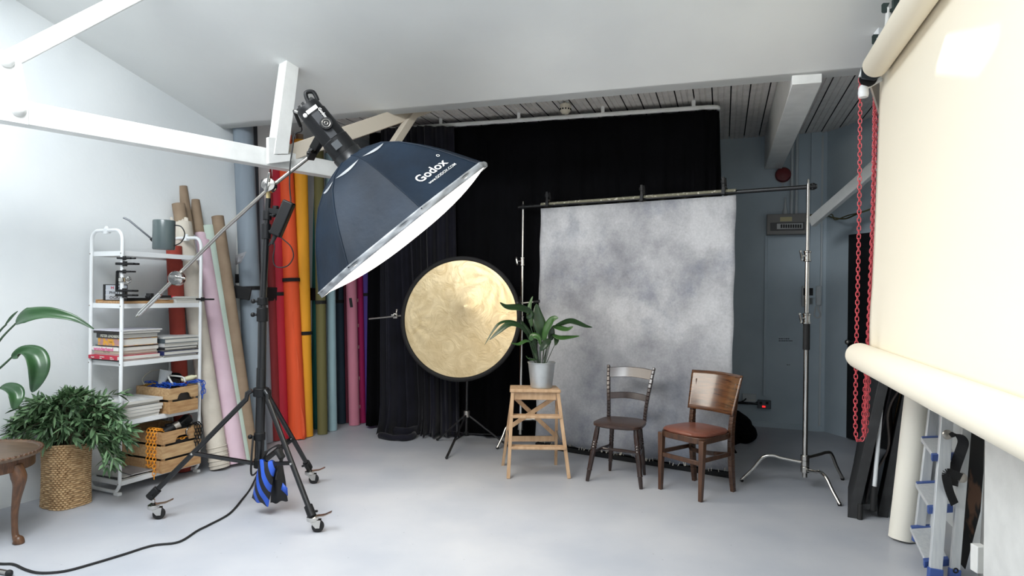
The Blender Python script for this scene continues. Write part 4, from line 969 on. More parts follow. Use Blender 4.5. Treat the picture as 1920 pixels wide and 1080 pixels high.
for k in range(8):
    mb = MB(); mb.grid(lambda u, v: SBX(ts[min(int(round(v*(len(ts)-1))), len(ts)-1)], PH0+(k+u)*PI/4), nseg, len(ts)-1)
    pn_ = mk('panel', mb, m_navy2, sb, angle=60)
    mb = MB(); mb.tube([SBX(t, PH0+k*PI/4)+(SBX(t, PH0+k*PI/4)-(RC0+LA*t)).normalized()*.002 for t in ts], .0045, 6); mk('seam', mb, m_navy2, pn_)
# slits near the ring showing the silver lining
lp = MB()
for k in range(8):
    m1 = MB(); m1.grid(lambda u, v: SBX(.075+.018*v*math.sin(PI*u), PH0+(k+.06+.88*u)*PI/4)+(SBX(.08, PH0+(k+.5)*PI/4)-(RC0+LA*.08)).normalized()*.006, 10, 2)
    mk('vent_slit', m1, m_lip, sb)
mb = MB(); mb.lathe([(.075, -.045), (.095, -.04), (.095, .0), (.11, .03), (.15, .034)], RC0, LA, 32, cap=False); mk('mount_ring', mb, m_blackmet, sb)
mb = MB()
def lipf(u, v):
    p = SBX(DEP, PH0+u*2*PI-1e-6, R0*(1.006+.0*v)); w = .0075*math.sin(u*150)+.006*math.sin(u*61+1)
    return p+LA*(-.012+.04*v)+(p-FC).normalized()*(w*math.sin(PI*v))
mb.grid(lipf, 240, 4); mk('lip', mb, m_lip, sb, angle=80, thick=.002)
mb = MB(); mb.grid(lambda u, v: FC+(SBX(DEP, PH0+u*2*PI-1e-6, R0*.992)-FC)*v+LA*(.012+.085*(1-v**2.6)), 64, 10)
dg_ = mk('diffuser', mb, m_diff, sb)
# which panel faces the camera and upward: between ribs nearest 45 and 90 degrees
def onpanel(x, t, k, off=.004):                        # x in metres along the panel from its middle
    r = prad(t); w = 2*r*math.sin(PI/8); u = .5+x/w
    a = SBX(t, PH0+(k+min(max(u, .001), .999))*PI/4); n = ((rimx*math.cos(PH0+(k+.5)*PI/4)+rimy*math.sin(PH0+(k+.5)*PI/4))*.75-LA*.4).normalized()
    return a+n*off
PK = 1
def paneltext(body, size, x0, t0, bold, xs=1.0):
    vs, fs = textverts(body, size, bold); cx = (min(q.x for q in vs)+max(q.x for q in vs))/2
    mb = MB(); mb.add([onpanel(-(q.x-cx)*xs+x0, t0-q.y*.78, PK) for q in vs], fs); return mk('lettering', mb, m_wht, sb)
paneltext('Godox', .088, -.03, .425, .0014)
paneltext('www.GODOX.COM', .028, -.052, .462, .0003)
mb = MB(); mb.torus((0, 0, 0), .008, .0016, (0, 0, 1), 14, 5); mb.v = [onpanel(q.x-.03-.135, .352+q.y, PK, .005+q.z) for q in mb.v]; mk('registered_mark', mb, m_wht, sb)
# ================================================================== POWER SUPPLY, CABLES, SANDBAG
psu = thing('power_supply', 'long black power supply box clamped to the stand under the boom pivot', 'power supply', Q(526, 412, -.06))
a = Q(543, 378, -.07); b = Q(516, 442, -.07)
mb = MB(); mb.bar(a, b, .06, .075, side=V((0, 1, 0))); mk('case', mb, m_black, psu, bevel=.01, seg=3)
mb = MB(); mb.bar(Q(505, 395), Q(527, 398, -.05), .03, .035); mb.cyl(Q(517, 386, -.02), Q(517, 404, -.02), .02, n=12); mk('clamp', mb, m_black, psu, bevel=.003)
mb = MB(); mb.tube([b, b.lerp(b+(b-a), .25)], [.016, .009], 10); mk('plug', mb, m_rubber, psu)
mb = MB(); s0_ = pl_-LA*.035-rimx*.02
mb.tube(bez([s0_, Q(566, 243, -.05), Q(553, 252, -.07), Q(549, 275, -.08), Q(544, 310, -.09), Q(543, 345, -.09), Q(545, 372, -.08), Q(546, 385, -.1)], 8), .0045, 8)
mb.tube([s0_, s0_+(Q(566, 243, -.05)-s0_)*.8], .011, 10)
solo('power_cable', 'black cable running from the light head down to the power supply box', 'cable', mb, m_rubber)
mb = MB(); mb.tube(bez([Q(511, 448, -.07), Q(515, 462, -.07), Q(512, 485, -.06), Q(518, 500, -.05), Q(538, 499, -.05), Q(550, 482, -.06), Q(545, 462, -.07), Q(528, 446, -.08), Q(523, 436, -.1)], 7), .004, 8)
mb.tube(bez([Q(505, 460, -.03), Q(509, 452, -.05), Q(512, 446, -.07)], 4), .006, 8)
solo('looped_cable', 'black cable hanging in a loop below the power supply box', 'cable', mb, m_rubber)
fp = [(-40, 1052), (0, 1057), (25, 1058), (48, 1068), (75, 1074), (120, 1071), (170, 1058), (230, 1040), (285, 1023), (335, 1016), (370, 995), (392, 984), (430, 963), (455, 935), (470, 915)]
mb = MB(); pts = [G(u, v, .007) for u, v in fp]
pts += [G(478, 900, .012)+V((0, .06, .05)), V((Q(486, 868).x-.04, YS-.03, .25)), V((Q(488, 800).x-.034, YS-.03, .5))]
mb.tube(bez(pts, 7), .0065, 8)
solo('extension_cable', 'black power cable snaking across the grey floor to the boom stand', 'cable', mb, m_rubber)
# sandbag over the brace
m_blk = M('black bag nylon', (18, 18, 21), .6, bump=.2, bscale=14); 
m_bag = bpy.data.materials.new('blue and black striped nylon'); m_bag.use_nodes = True
def bagmat(m):
    nt = m.node_tree; L = nt.links; b = nt.nodes['Principled BSDF']; b.inputs['Roughness'].default_value = .5
    tc = node(m, 'ShaderNodeTexCoord'); mp = node(m, 'ShaderNodeMapping'); mp.inputs['Rotation'].default_value = (0, math.radians(24), 0); L.new(tc.outputs['Object'], mp.inputs['Vector'])
    wv = node(m, 'ShaderNodeTexWave'); wv.inputs['Scale'].default_value = 5.2; wv.inputs['Distortion'].default_value = 1.5; wv.inputs['Detail'].default_value = 1; wv.inputs['Phase Offset'].default_value = 1.2
    L.new(mp.outputs['Vector'], wv.inputs['Vector'])
    rp = node(m, 'ShaderNodeValToRGB'); rp.color_ramp.interpolation = 'CONSTANT'; rp.color_ramp.elements[0].color = lin((18, 18, 24)); rp.color_ramp.elements[1].position = .5; rp.color_ramp.elements[1].color = lin((42, 88, 196))
    L.new(wv.outputs['Fac'], rp.inputs['Fac']); L.new(rp.outputs['Color'], b.inputs['Base Color'])
bagmat(m_bag)
sg = thing('sandbag', 'blue and black striped saddle sandbag slung over the stand brace', 'sandbag', Q(508, 900, -.05))
def pouch(tl, tr, br_, bl, y0, bulge, mat, name):
    def fn(u, v):
        if u <= .5: s_ = u*2; sgn = -1
        else: s_ = 2-u*2; sgn = 1
        t = V(tl).lerp(V(tr), s_); b = V(bl).lerp(V(br_), s_); q = t.lerp(b, v)
        return q+V((0, sgn*bulge*math.sin(PI*min(1, s_*1.0))**.6*math.sin(PI*min(1, v*.93+.04))**.7, 0))+V((0, 0, .006*math.sin(s_*11+v*7)))
    mb = MB().grid(fn, 32, 16); return mk(name, mb, mat, sg, angle=80)
pouch(Q(487, 862, -.1), Q(519, 866, -.13), Q(503, 949, -.12), Q(472, 935, -.08), 0, .05, m_bag, 'striped_pouch')
pouch(Q(508, 866, -.0), Q(531, 872, -.02), Q(540, 938, -.04), Q(507, 944, -.02), 0, .05, m_blk, 'black_pouch')
mb = MB(); mb.add([Q(530, 905, -.1), Q(539, 915, -.09), Q(540, 930, -.09), Q(527, 918, -.1)], [(0, 1, 2, 3)])
mk('blue_patch', mb, pal('blue nylon', (42, 84, 186)), sg, thick=.003)
mb = MB(); hp_ = bez([Q(493, 872, -.06), Q(497, 852, -.06), Q(513, 838, -.06), Q(524, 838, -.07), Q(528, 858, -.08), Q(523, 880, -.1), Q(519, 900, -.12)], 6)
for i in range(len(hp_)-1): mb.bar(hp_[i], hp_[i+1], .05, .008, side=V((0, 1, 0)))
mk('carry_strap', mb, m_strap, sg)
mb = MB(); mb.bar(Q(520, 842, -.09), Q(530, 860, -.1), .05, .03); mk('handle_grip', mb, m_rubber, sg, bevel=.01)
# foot of another stand poking into view at the very corner
mb = MB(); a = G(-30, 1066, .014); b = G(16, 1074, .014); mb.tube([a, b], .012, 10); sf = solo('stand_foot', 'grey tubular foot with a black rubber tip lying low in the nearest floor corner', 'stand', mb, m_steel)
mb = MB(); mb.ball(G(17, 1075, .016), .018); mk('rubber_tip', mb, m_rubber, sf)
# ================================================================== CANVAS BACKDROP on two chrome stands
YL, YR = 6.2, 4.85
BT0 = P(981, 388, YL); BT1 = P(1524, 350, YR); zb_ = (BT0.z+BT1.z)/2; BT0.z = BT1.z = zb_
bdir = (BT1-BT0).normalized(); bn = V((bdir.y, -bdir.x, 0))
if bn.y > 0: bn = -bn
def cstand(name, label, base, legs, ztop, secs, hub_z):
    t = thing(name, label, 'light stand', base)
    for (zz0, zz1, r) in secs:
        mb = MB(); mb.cyl(base+V((0, 0, zz0)), base+V((0, 0, zz1)), r, n=20); mk('tube', mb, m_chrome, t)
    for zc, r in [(s[1], s[2]) for s in secs[:-1]]:
        c = base+V((0, 0, zc)); mb = MB(); mb.lathe([(r+.004, -.045), (r+.012, -.04), (r+.012, -.03), (r+.007, -.028), (r+.007, .022), (r+.012, .026), (r+.012, .036), (r+.002, .042)], c, (0, 0, 1), 20)
        cl = mk('collar', mb, m_chrome, t)
        mb = MB(); q = c+V((-.05, -.02, 0)); mb.cyl(c+V((-.015, -.01, 0)), q, .008, n=8); mb.bar(q+V((0, 0, -.028)), q+V((-.012, 0, .03)), .012, .01); mb.ball(q+V((0, 0, -.03)), .011, n=8); mb.ball(q+V((-.012, 0, .032)), .011, n=8); mk('wing_screw', mb, m_chrome, cl)
    c = base+V((0, 0, ztop)); mb = MB(); mb.lathe([(.008, -.05), (.008, .05), (.006, .055)], c, n=12); mk('spigot', mb, m_chrome, t)
    for k, (ft, kn, hz) in enumerate(legs):
        h = base+V((0, 0, hz)); d = V((ft.x-h.x, ft.y-h.y, 0)).normalized()
        mb = MB(); mb.tube(bez([h+d*.02, h.lerp(kn, .6), kn-d*.05+V((0, 0, .0)), kn+d*.02+V((0, 0, -.02)), kn.lerp(ft, .5)+V((0, 0, .0)), ft+V((0, 0, .011))], 6), .0125, 12); lg = mk('leg', mb, m_chrome if k != 1 else m_steel, t)
        mb = MB(); mb.cyl(h+V((0, 0, -.024)), h+V((0, 0, .024)), .031, n=18); mk('leg_hub', mb, m_chrome, lg, bevel=.004)
        mb = MB(); mb.tube([ft+V((0, 0, .018))-d*.008, ft+V((0, 0, .002))], [.0145, .0135], 10); mk('rubber_foot', mb, m_rubber, lg)
    return t
ra_ = G(1390, 903); rb_ = G(1575, 949); rc_ = G(1580, 900); RB = V((2.235, 4.85, 0))
def zpx(v, u, Y): return P(u, v, Y).z
ct = cstand('chrome_stand', 'tall chrome stand with a black foam grip holding the backdrop bar at the alcove end', RB,
    [(ra_, P(1436, 853, 4.96), .20), (rc_, P(1556, 847, 5.0), .235), (rb_, P(1545, 888, 4.62), .15)], zb_+.0,
    [(.09, zpx(597, 1515, YR), .0185), (zpx(597, 1515, YR), zpx(480, 1520, YR), .016), (zpx(480, 1520, YR), zb_+.02, .0125)], .2)
mb = MB(); z0_, z1_ = zpx(656, 1514, YR), zpx(606, 1515, YR); mb.cyl(RB+V((0, 0, z0_)), RB+V((0, 0, z1_)), .025, n=20); mk('foam_grip', mb, m_rubber, ct, bevel=.003)
LB = V((BT0.x-.04*0, YL, 0)); LB = V((P(973, 790, YL).x, YL, 0)); LB = V((BT0.x, YL, 0))
la_ = G(932, 842); dL = V((la_.x-LB.x, la_.y-LB.y, 0)); rl_ = dL.length
def rot(d, a): return V((d.x*math.cos(a)-d.y*math.sin(a), d.x*math.sin(a)+d.y*math.cos(a), 0))
lg_ = []
for k, hz in enumerate((.2, .235, .16)):
    d = rot(dL, 2*PI*k/3); ft = LB+d; lg_.append((ft, LB+d*.55+V((0, 0, hz+.01)), hz))
cstand('chrome_stand', 'chrome stand behind the step stool holding the backdrop bar at the reflector end', LB, lg_, zb_, [(.09, zpx(600, 975, YL), .018), (zpx(600, 975, YL), zpx(490, 978, YL), .016), (zpx(490, 978, YL), zb_+.02, .0125)], .2)
mb = MB(); mb.cyl(BT0-bdir*.05, BT1+bdir*.03, .017, n=14)
xb = solo('crossbar', 'black metal crossbar running between the two chrome stands', 'bar', mb, m_blackmet)
for p in (BT0, BT1):
    mb = MB(); mb.cyl(p-bdir*.025, p+bdir*.025, .021, n=14); mb.cyl(p-V((0, 0, .025)), p+V((0, 0, .025)), .016, n=12); mk('end_bracket', mb, m_black, xb, bevel=.003)
m_cv = bpy.data.materials.new('mottled grey canvas'); m_cv.use_nodes = True
def canvasmat(m):
    nt = m.node_tree; L = nt.links; b = nt.nodes['Principled BSDF']; b.inputs['Roughness'].default_value = .85; b.inputs['Specular IOR Level'].default_value = .2
    tc = node(m, 'ShaderNodeTexCoord')
    def ns(sc, det, lo, hi, rough=.6, loc=(0, 0, 0)):
        mp = node(m, 'ShaderNodeMapping'); mp.inputs['Location'].default_value = loc; L.new(tc.outputs['Object'], mp.inputs['Vector'])
        n = node(m, 'ShaderNodeTexNoise'); n.inputs['Scale'].default_value = sc; n.inputs['Detail'].default_value = det; n.inputs['Roughness'].default_value = rough; L.new(mp.outputs['Vector'], n.inputs['Vector'])
        mr = node(m, 'ShaderNodeMapRange'); mr.inputs['From Min'].default_value = lo; mr.inputs['From Max'].default_value = hi; L.new(n.outputs['Fac'], mr.inputs['Value']); return mr.outputs['Result']
    a = ns(1.5, 8, .36, .64, .6, (3.1, 0, 1.2)); f = ns(55, 4, .2, .8, .65); s = ns(1.9, 8, .52, .70, .68, (9, 2, 5))
    mx = node(m, 'ShaderNodeMixRGB'); mx.inputs['Color1'].default_value = lin((126, 127, 133)); mx.inputs['Color2'].default_value = lin((192, 193, 196)); L.new(a, mx.inputs['Fac'])
    m2 = node(m, 'ShaderNodeMixRGB'); m2.inputs['Color2'].default_value = lin((104, 112, 130)); L.new(mx.outputs['Color'], m2.inputs['Color1'])
    k = node(m, 'ShaderNodeMath'); k.operation = 'MULTIPLY'; k.inputs[1].default_value = .55; L.new(s, k.inputs[0]); L.new(k.outputs[0], m2.inputs['Fac'])
    m3 = node(m, 'ShaderNodeMixRGB'); m3.blend_type = 'OVERLAY'; m3.inputs['Fac'].default_value = .16; L.new(m2.outputs['Color'], m3.inputs['Color1']); L.new(f, m3.inputs['Color2'])
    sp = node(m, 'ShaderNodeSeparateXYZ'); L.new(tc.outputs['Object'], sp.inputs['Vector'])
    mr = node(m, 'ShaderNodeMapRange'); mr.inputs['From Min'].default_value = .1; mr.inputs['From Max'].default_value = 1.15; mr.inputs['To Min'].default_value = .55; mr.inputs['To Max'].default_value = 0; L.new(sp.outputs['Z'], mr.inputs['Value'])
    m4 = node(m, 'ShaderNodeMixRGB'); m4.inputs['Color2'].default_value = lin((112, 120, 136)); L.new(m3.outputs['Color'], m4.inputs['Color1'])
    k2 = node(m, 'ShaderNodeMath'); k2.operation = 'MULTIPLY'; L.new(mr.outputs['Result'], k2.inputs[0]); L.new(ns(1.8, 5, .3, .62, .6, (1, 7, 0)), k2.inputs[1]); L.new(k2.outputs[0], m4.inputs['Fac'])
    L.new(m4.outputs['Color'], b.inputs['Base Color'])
    w = node(m, 'ShaderNodeTexNoise'); w.inputs['Scale'].default_value = 160; L.new(tc.outputs['Object'], w.inputs['Vector'])
    bp = node(m, 'ShaderNodeBump'); bp.inputs['Strength'].default_value = .15; bp.inputs['Distance'].default_value = .01; L.new(w.outputs['Fac'], bp.inputs['Height']); L.new(bp.outputs['Normal'], b.inputs['Normal'])
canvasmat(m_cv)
CL = ON(1014, 388, BT0+bn*.022, bn); CR = ON(1380, 366, BT0+bn*.022, bn)
cvt = thing('canvas_backdrop', 'large hand painted mottled grey canvas hanging from the crossbar', 'backdrop', V((CL.x, CL.y, 0)).lerp(V((CR.x, CR.y, 0)), .5))
clen = (V((CR.x, CR.y, 0))-V((CL.x, CL.y, 0))).length
def canv(u, v):
    p = V((CL.x, CL.y, 0)).lerp(V((CR.x, CR.y, 0)), u); z = zb_-.03-(zb_-.03-.06)*v
    wv = .012*math.sin(u*9+v*1.5)*v+.01*math.sin(u*21+2)*v*v
    return V((p.x, p.y, z))+bn*(wv+.10*v*v*(u*.6))+bdir*(.004*math.sin(v*30)*(1 if u < .01 or u > .99 else 0)-.015*v)+V((0, 0, (.008*math.sin(u*40)+.005*math.sin(u*97)) if v > .99 else 0))
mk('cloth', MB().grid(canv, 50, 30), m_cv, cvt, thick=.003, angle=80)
m_olv = M('frayed olive canvas edge', (124, 122, 104), .9, rgb2=(214, 210, 196), scale=42, lo=.56, hi=.66)
mb = MB(); mb.grid(lambda u, v: V((CL.x, CL.y, 0)).lerp(V((CR.x, CR.y, 0)), u)+V((0, 0, zb_))+bn*(-.022+.03*math.cos(PI*(v-.1)))+V((0, 0, .024*math.sin(PI*(v*1.0)) if v < .5 else .024-.075*(v-.5)-.004*math.sin(u*60)*(v > .9)))+bn*(.012*(v > .5)), 60, 8)
mk('wrapped_top', mb, m_olv, cvt, thick=.003)
mb = MB(); rr = random.Random(6)
for k in range(70):
    u = rr.random(); p = canv(u, 1.0); mb.bar(p+V((0, 0, .012)), p+V((rr.uniform(-.02, .02), -.006, -.014)), .004, .002)
mk('frayed_hem', mb, pal('raw canvas', (206, 202, 190)), cvt)
mb = MB(); a = canv(.0, 1); b = canv(1.0, 1); mb.bar(V((a.x, a.y, .022))-bn*.03, V((b.x, b.y, .022))-bn*.03, .05, .04); mk('hem_shadow', mb, m_black, cvt)  # black strip standing in for the shadow under the canvas hem
for u, v, lb_ in ((1027, 382, 'black spring clamp on the crossbar at the stool end of the canvas'), (1204, 371, 'black spring clamp at the middle of the crossbar over the canvas'), (1357, 358, 'black spring clamp on the crossbar at the alcove end of the canvas')):
    q = ON(u, v, BT0+bn*.03, bn); c = thing('spring_clamp', lb_, 'clamp', q, math.atan2(bdir.y, bdir.x))
    mb = MB(); mb.bar((0, -.02, -.03), (0, -.012, .03), .03, .012); mb.bar((0, .07, -.03), (0, .06, .03), .03, .012); mk('jaw', mb, m_black, c, local=True, bevel=.003)
    mb = MB(); mb.bar((0, -.012, .025), (0, -.02, .11), .022, .012); mb.bar((0, .06, .025), (0, .03, .11), .022, .012); mb.torus((0, -.02, .075), .018, .004, (0, 1, 0), 12, 6); mk('handle', mb, m_black, c, local=True, bevel=.003)
    mb = MB(); mb.cyl((-.012, .024, .03), (.012, .024, .03), .012, n=10); mk('spring', mb, m_steel, c, local=True)
# ================================================================== GOLD REFLECTOR
YF = 5.95
m_goldf = bpy.data.materials.new('crinkled gold fabric'); m_goldf.use_nodes = True
def goldmat(m):
    nt = m.node_tree; L = nt.links; b = nt.nodes['Principled BSDF']; b.inputs['Metallic'].default_value = .55; b.inputs['Roughness'].default_value = .42
    tc = node(m, 'ShaderNodeTexCoord'); n = node(m, 'ShaderNodeTexNoise'); n.inputs['Scale'].default_value = 5; n.inputs['Detail'].default_value = 8; n.inputs['Distortion'].default_value = 2.2; L.new(tc.outputs['Object'], n.inputs['Vector'])
    rp = node(m, 'ShaderNodeValToRGB'); rp.color_ramp.elements[0].position = .3; rp.color_ramp.elements[1].position = .7; rp.color_ramp.elements[0].color = lin((206, 182, 138)); rp.color_ramp.elements[1].color = lin((232, 212, 172)); L.new(n.outputs['Fac'], rp.inputs['Fac']); L.new(rp.outputs['Color'], b.inputs['Base Color'])
    v = node(m, 'ShaderNodeTexVoronoi'); v.feature = 'DISTANCE_TO_EDGE'; v.inputs['Scale'].default_value = 9; 
    mx = node(m, 'ShaderNodeMixRGB'); mx.inputs['Fac'].default_value = .35; L.new(tc.outputs['Object'], mx.inputs['Color1']); L.new(n.outputs['Color'], mx.inputs['Color2']); L.new(mx.outputs['Color'], v.inputs['Vector'])
    ad_ = node(m, 'ShaderNodeMath'); ad_.operation = 'ADD'; k = node(m, 'ShaderNodeMath'); k.operation = 'MULTIPLY'; k.inputs[1].default_value = .8; L.new(v.outputs['Distance'], k.inputs[0]); L.new(k.outputs[0], ad_.inputs[0]); L.new(n.outputs['Fac'], ad_.inputs[1])
    bp = node(m, 'ShaderNodeBump'); bp.inputs['Strength'].default_value = .16; bp.inputs['Distance'].default_value = .02; L.new(ad_.outputs[0], bp.inputs['Height']); L.new(bp.outputs['Normal'], b.inputs['Normal'])
goldmat(m_goldf)
rcn = P(862, 597, YF); rn_ = V((-.22, -.95, .10)).normalized(); rx_ = V((.95, -.22, 0)); rx_ = (rx_-rn_*rx_.dot(rn_)).normalized(); ry_ = rn_.cross(rx_)
if ry_.z < 0: ry_ = -ry_
RR = .575
rf = thing('gold_reflector', 'round gold collapsible reflector disc with a black rim, held in front of the black curtain', 'reflector', rcn-V((0, 0, RR)))
apx = (.07, .105)
def disc(u, v):
    a = 2*PI*u; r = RR*.965*v; x = r*math.cos(a); y = r*math.sin(a)
    dx, dy = x-apx[0], y-apx[1]; dd = math.hypot(dx, dy); hgt = .10*math.exp(-dd/.22)
    fold = 0
    for (fx, fy, fa, w, amp) in ((-.54, .0, 0, .13, .010), (.36, .40, .8, .13, .012), (-.02, .54, 1.4, .1, .006)):
        d2 = math.hypot(x-fx, y-fy); fold += amp*math.exp(-d2/w)*math.sin(14*math.atan2(y-fy+.001, x-fx))
    k = 1-v**6
    return rcn+rx_*x+ry_*y+rn_*((hgt+fold)*k)
mk('gold_fabric', MB().grid(disc, 96, 40), m_goldf, rf, angle=80)
mb = MB(); mb.grid(lambda u, v: rcn+(rx_*math.cos(2*PI*u)+ry_*math.sin(2*PI*u))*(RR*(.955+.055*v))+rn_*(.012*math.sin(PI*v)), 96, 5); mk('rim', mb, m_strap, rf, thick=.012)
# arm and stand
ra1 = P(692, 598, YF-.0); ra2 = P(1003, 566, YF+.12)
hs = thing('reflector_stand', 'slim black tripod stand with a thin chrome arm behind the gold disc', 'light stand', V((P(875, 780, 6.02).x, 6.08, 0)))
off = -rn_*.06
AR1 = ON(692, 598, rcn+off, rn_); AR2 = ON(1000, 566, rcn+off, rn_); mb = MB(); mb.cyl(AR1, AR2, .008, n=10); arm = mk('arm', mb, m_steel, hs)
for u, v in ((742, 592), (973, 569)):
    c = ON(u, v, rcn+off, rn_); mb = MB(); mb.box(c, (.04, .06, .05)); mb.bar(c+V((0, -.02, 0)), c+rn_*.08, .03, .02); mb.cyl(c, c+V((.01, 0, .05)), .008, n=8); mb.ball(c+V((.01, 0, .055)), .012, n=8); mk('clip', mb, m_steel if u < 800 else m_black, arm, bevel=.003)
mb = MB(); mb.cyl(AR2, AR2+(AR2-AR1).normalized()*.06, .013, n=10); mk('arm_end', mb, m_black, arm)
hx = P(875, 780, 6.08)
mb = MB(); c_ = P(877, 585, 6.08); mb.cyl(V((hx.x, 6.08, .12)), V((c_.x, 6.08, c_.z)), .011, n=12); mb.cyl(V((hx.x, 6.08, .10)), V((hx.x, 6.08, .75)), .0135, n=12); mk('pole', mb, m_blackmet, hs)
hub_ = P(875, 776, 6.08); hub_ = V((hx.x, 6.08, hub_.z)); mb = MB(); mb.cyl(hub_-V((0, 0, .03)), hub_+V((0, 0, .03)), .03, n=14); mk('hub', mb, m_steel, hs, bevel=.003)
lowh = V((hx.x, 6.08, .12)); mb = MB(); mb.cyl(lowh-V((0, 0, .02)), lowh+V((0, 0, .02)), .024, n=14); mk('brace_hub', mb, m_black, hs)
for u, v in ((837, 859), (820, 825), (955, 838)):
    ft = G(u, v, .008); mb = MB(); mb.bar(hub_+V((0, 0, .0)), ft, .02, .016); lg = mk('leg', mb, m_blackmet, hs, bevel=.003)
    m_ = hub_.lerp(ft, .62); mb = MB(); mb.bar(m_, lowh, .012, .006); mk('brace', mb, m_blackmet, lg)
    mk('rubber_foot', MB().ball(ft+V((0, 0, .004)), .012, n=10), m_rubber, lg)
# ================================================================== STEP STOOL with plant
m_beech = M('bare beech', (204, 172, 138), .55, rgb2=(184, 150, 116), scale=5, stretch=(6, 6, 1.2), bump=.03, bscale=40)
fl_ = G(953, 897); fr_ = G(1067, 897); rl2 = G(943, 872); rr2 = G(1042, 871)
st = thing('step_stool', 'natural beech folding step stool carrying the potted plant in the metal bucket', 'step stool', (fl_+rr2)/2)
ZT = .69
tfl = G(958, 733, ZT-.02); tfr = G(1048, 735, ZT-.02); tfl.y = tfr.y = (tfl.y+tfr.y)/2; tfl = P(961, 740, tfl.y); tfr = P(1046, 742, tfr.y)
tr0 = tfl+V((.01, .20, 0)); tr1 = tfr+V((-.015, .20, 0))
zz = ZT-.025
for q in (tfl, tfr, tr0, tr1): q.z = zz
for a, b, nm in ((fl_, tfl, 'front_leg'), (fr_, tfr, 'front_leg')):
    mb = MB(); mb.bar(a, b+V((0, 0, 0)), .028, .034, side=V((1, 0, 0))); mk('leg', mb, m_beech, st, bevel=.003)
for a, b in ((rl2, tr0.lerp(tfl, .75)), (rr2, tr1.lerp(tfr, .75))):
    mb = MB(); mb.bar(a+V((0, 0, 0)), b, .024, .034, side=V((1, 0, 0))); mk('leg', mb, m_beech, st, bevel=.003)
mb = MB(); c = (tfl+tfr+tr0+tr1)/4; w_ = (tfr.x-tfl.x)+.035
y0_, y1_ = tfl.y-.03, tr0.y+.01
mb.cube8([V((tfl.x-.022, y0_, zz)), V((tfr.x+.022, y0_, zz)), V((tfr.x+.0, y1_, zz)), V((tfl.x-.02, y1_, zz))]+[V((tfl.x-.022, y0_, ZT)), V((tfr.x+.022, y0_, ZT)), V((tfr.x+.0, y1_, ZT)), V((tfl.x-.02, y1_, ZT))]); mk('top', mb, m_beech, st, bevel=.004)
mb = MB(); mb.bar(tfl+V((.012, .005, -.032)), tfr+V((-.012, .005, -.032)), .016, .06); mk('apron', mb, m_beech, st, bevel=.002)
def along(a, b, z): return a.lerp(b, (z-a.z)/(b.z-a.z))
for v in (783, 840):
    z = P(1000, v, 5.07).z; a = along(fl_, tfl, z); b = along(fr_, tfr, z); mb = MB(); mb.box((a+b)/2+V((0, .02, 0)), ((b-a).x+.012, .085, .022)); mk('step', mb, m_beech, st, bevel=.003)
rt0, rt1 = tr0.lerp(tfl, .75), tr1.lerp(tfr, .75)
z = P(1000, 820, 5.4).z; a = along(rl2, rt0, z); b = along(rr2, rt1, z); mb = MB(); mb.bar(a, b, .018, .045); mk('rear_rail', mb, m_beech, st, bevel=.002)
zA, zB = z+.02, ZT-.06
mb = MB(); mb.bar(along(rl2, rt0, zB), along(rr2, rt1, zA)+V((0, .01, 0)), .014, .034, side=V((0, 1, 0))); mk('cross_brace', mb, m_beech, st, bevel=.002)
mb = MB(); mb.bar(along(rr2, rt1, zB)+V((0, -.02, 0)), along(rl2, rt0, z+.1)+V((0, -.02, 0)), .014, .034, side=V((0, 1, 0))); mk('cross_brace', mb, m_beech, st, bevel=.002)
for (a, b, c2, d2) in ((fl_, tfl, rl2, rt0), (fr_, tfr, rr2, rt1)):
    p = along(a, b, .29); q = along(c2, d2, .33); mb = MB(); mb.tube(bez([p, p.lerp(q, .5)+V((0, 0, -.05)), q], 6), .004, 6); mb.ball(p, .008, n=8); mb.ball(q, .008, n=8); mk('stay', mb, m_steel, st)
p = along(rr2, rt1, ZT-.07); mk('hinge_plate', MB().box(p+V((-.01, -.03, 0)), (.018, .004, .055)), m_steel, st, bevel=.002)
# bucket with leafy plant
bb = G(1015, 722, ZT); bb = V((bb.x, (y0_+y1_)/2+.0, ZT+.001)); bb.x = P(1015, 722, bb.y).x
pt_ = thing('leafy_plant', 'dark green broad leaved plant in a galvanised metal bucket on the step stool', 'plant', bb)
m_galv = M('galvanised steel', (196, 200, 202), .3, .55, rgb2=(180, 185, 188), scale=9)
mb = MB(); mb.lathe([(.085, 0), (.088, .003), (.110, .198), (.115, .2), (.115, .208), (.110, .208), (.107, .18), (.0, .178)], n=40, cap=False); mb.lathe([(.085, 0), (0, 0)], n=40, cap=False); mk('bucket', mb, m_galv, pt_, local=True)
mb = MB(); mb.lathe([(.105, .181), (0, .186)], n=24, cap=False); mk('soil', mb, pal('potting soil', (44, 36, 28), .9), pt_, local=True)
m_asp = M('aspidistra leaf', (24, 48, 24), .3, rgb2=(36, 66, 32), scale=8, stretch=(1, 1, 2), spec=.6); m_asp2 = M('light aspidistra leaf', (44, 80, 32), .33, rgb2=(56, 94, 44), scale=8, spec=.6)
YB = bb.y
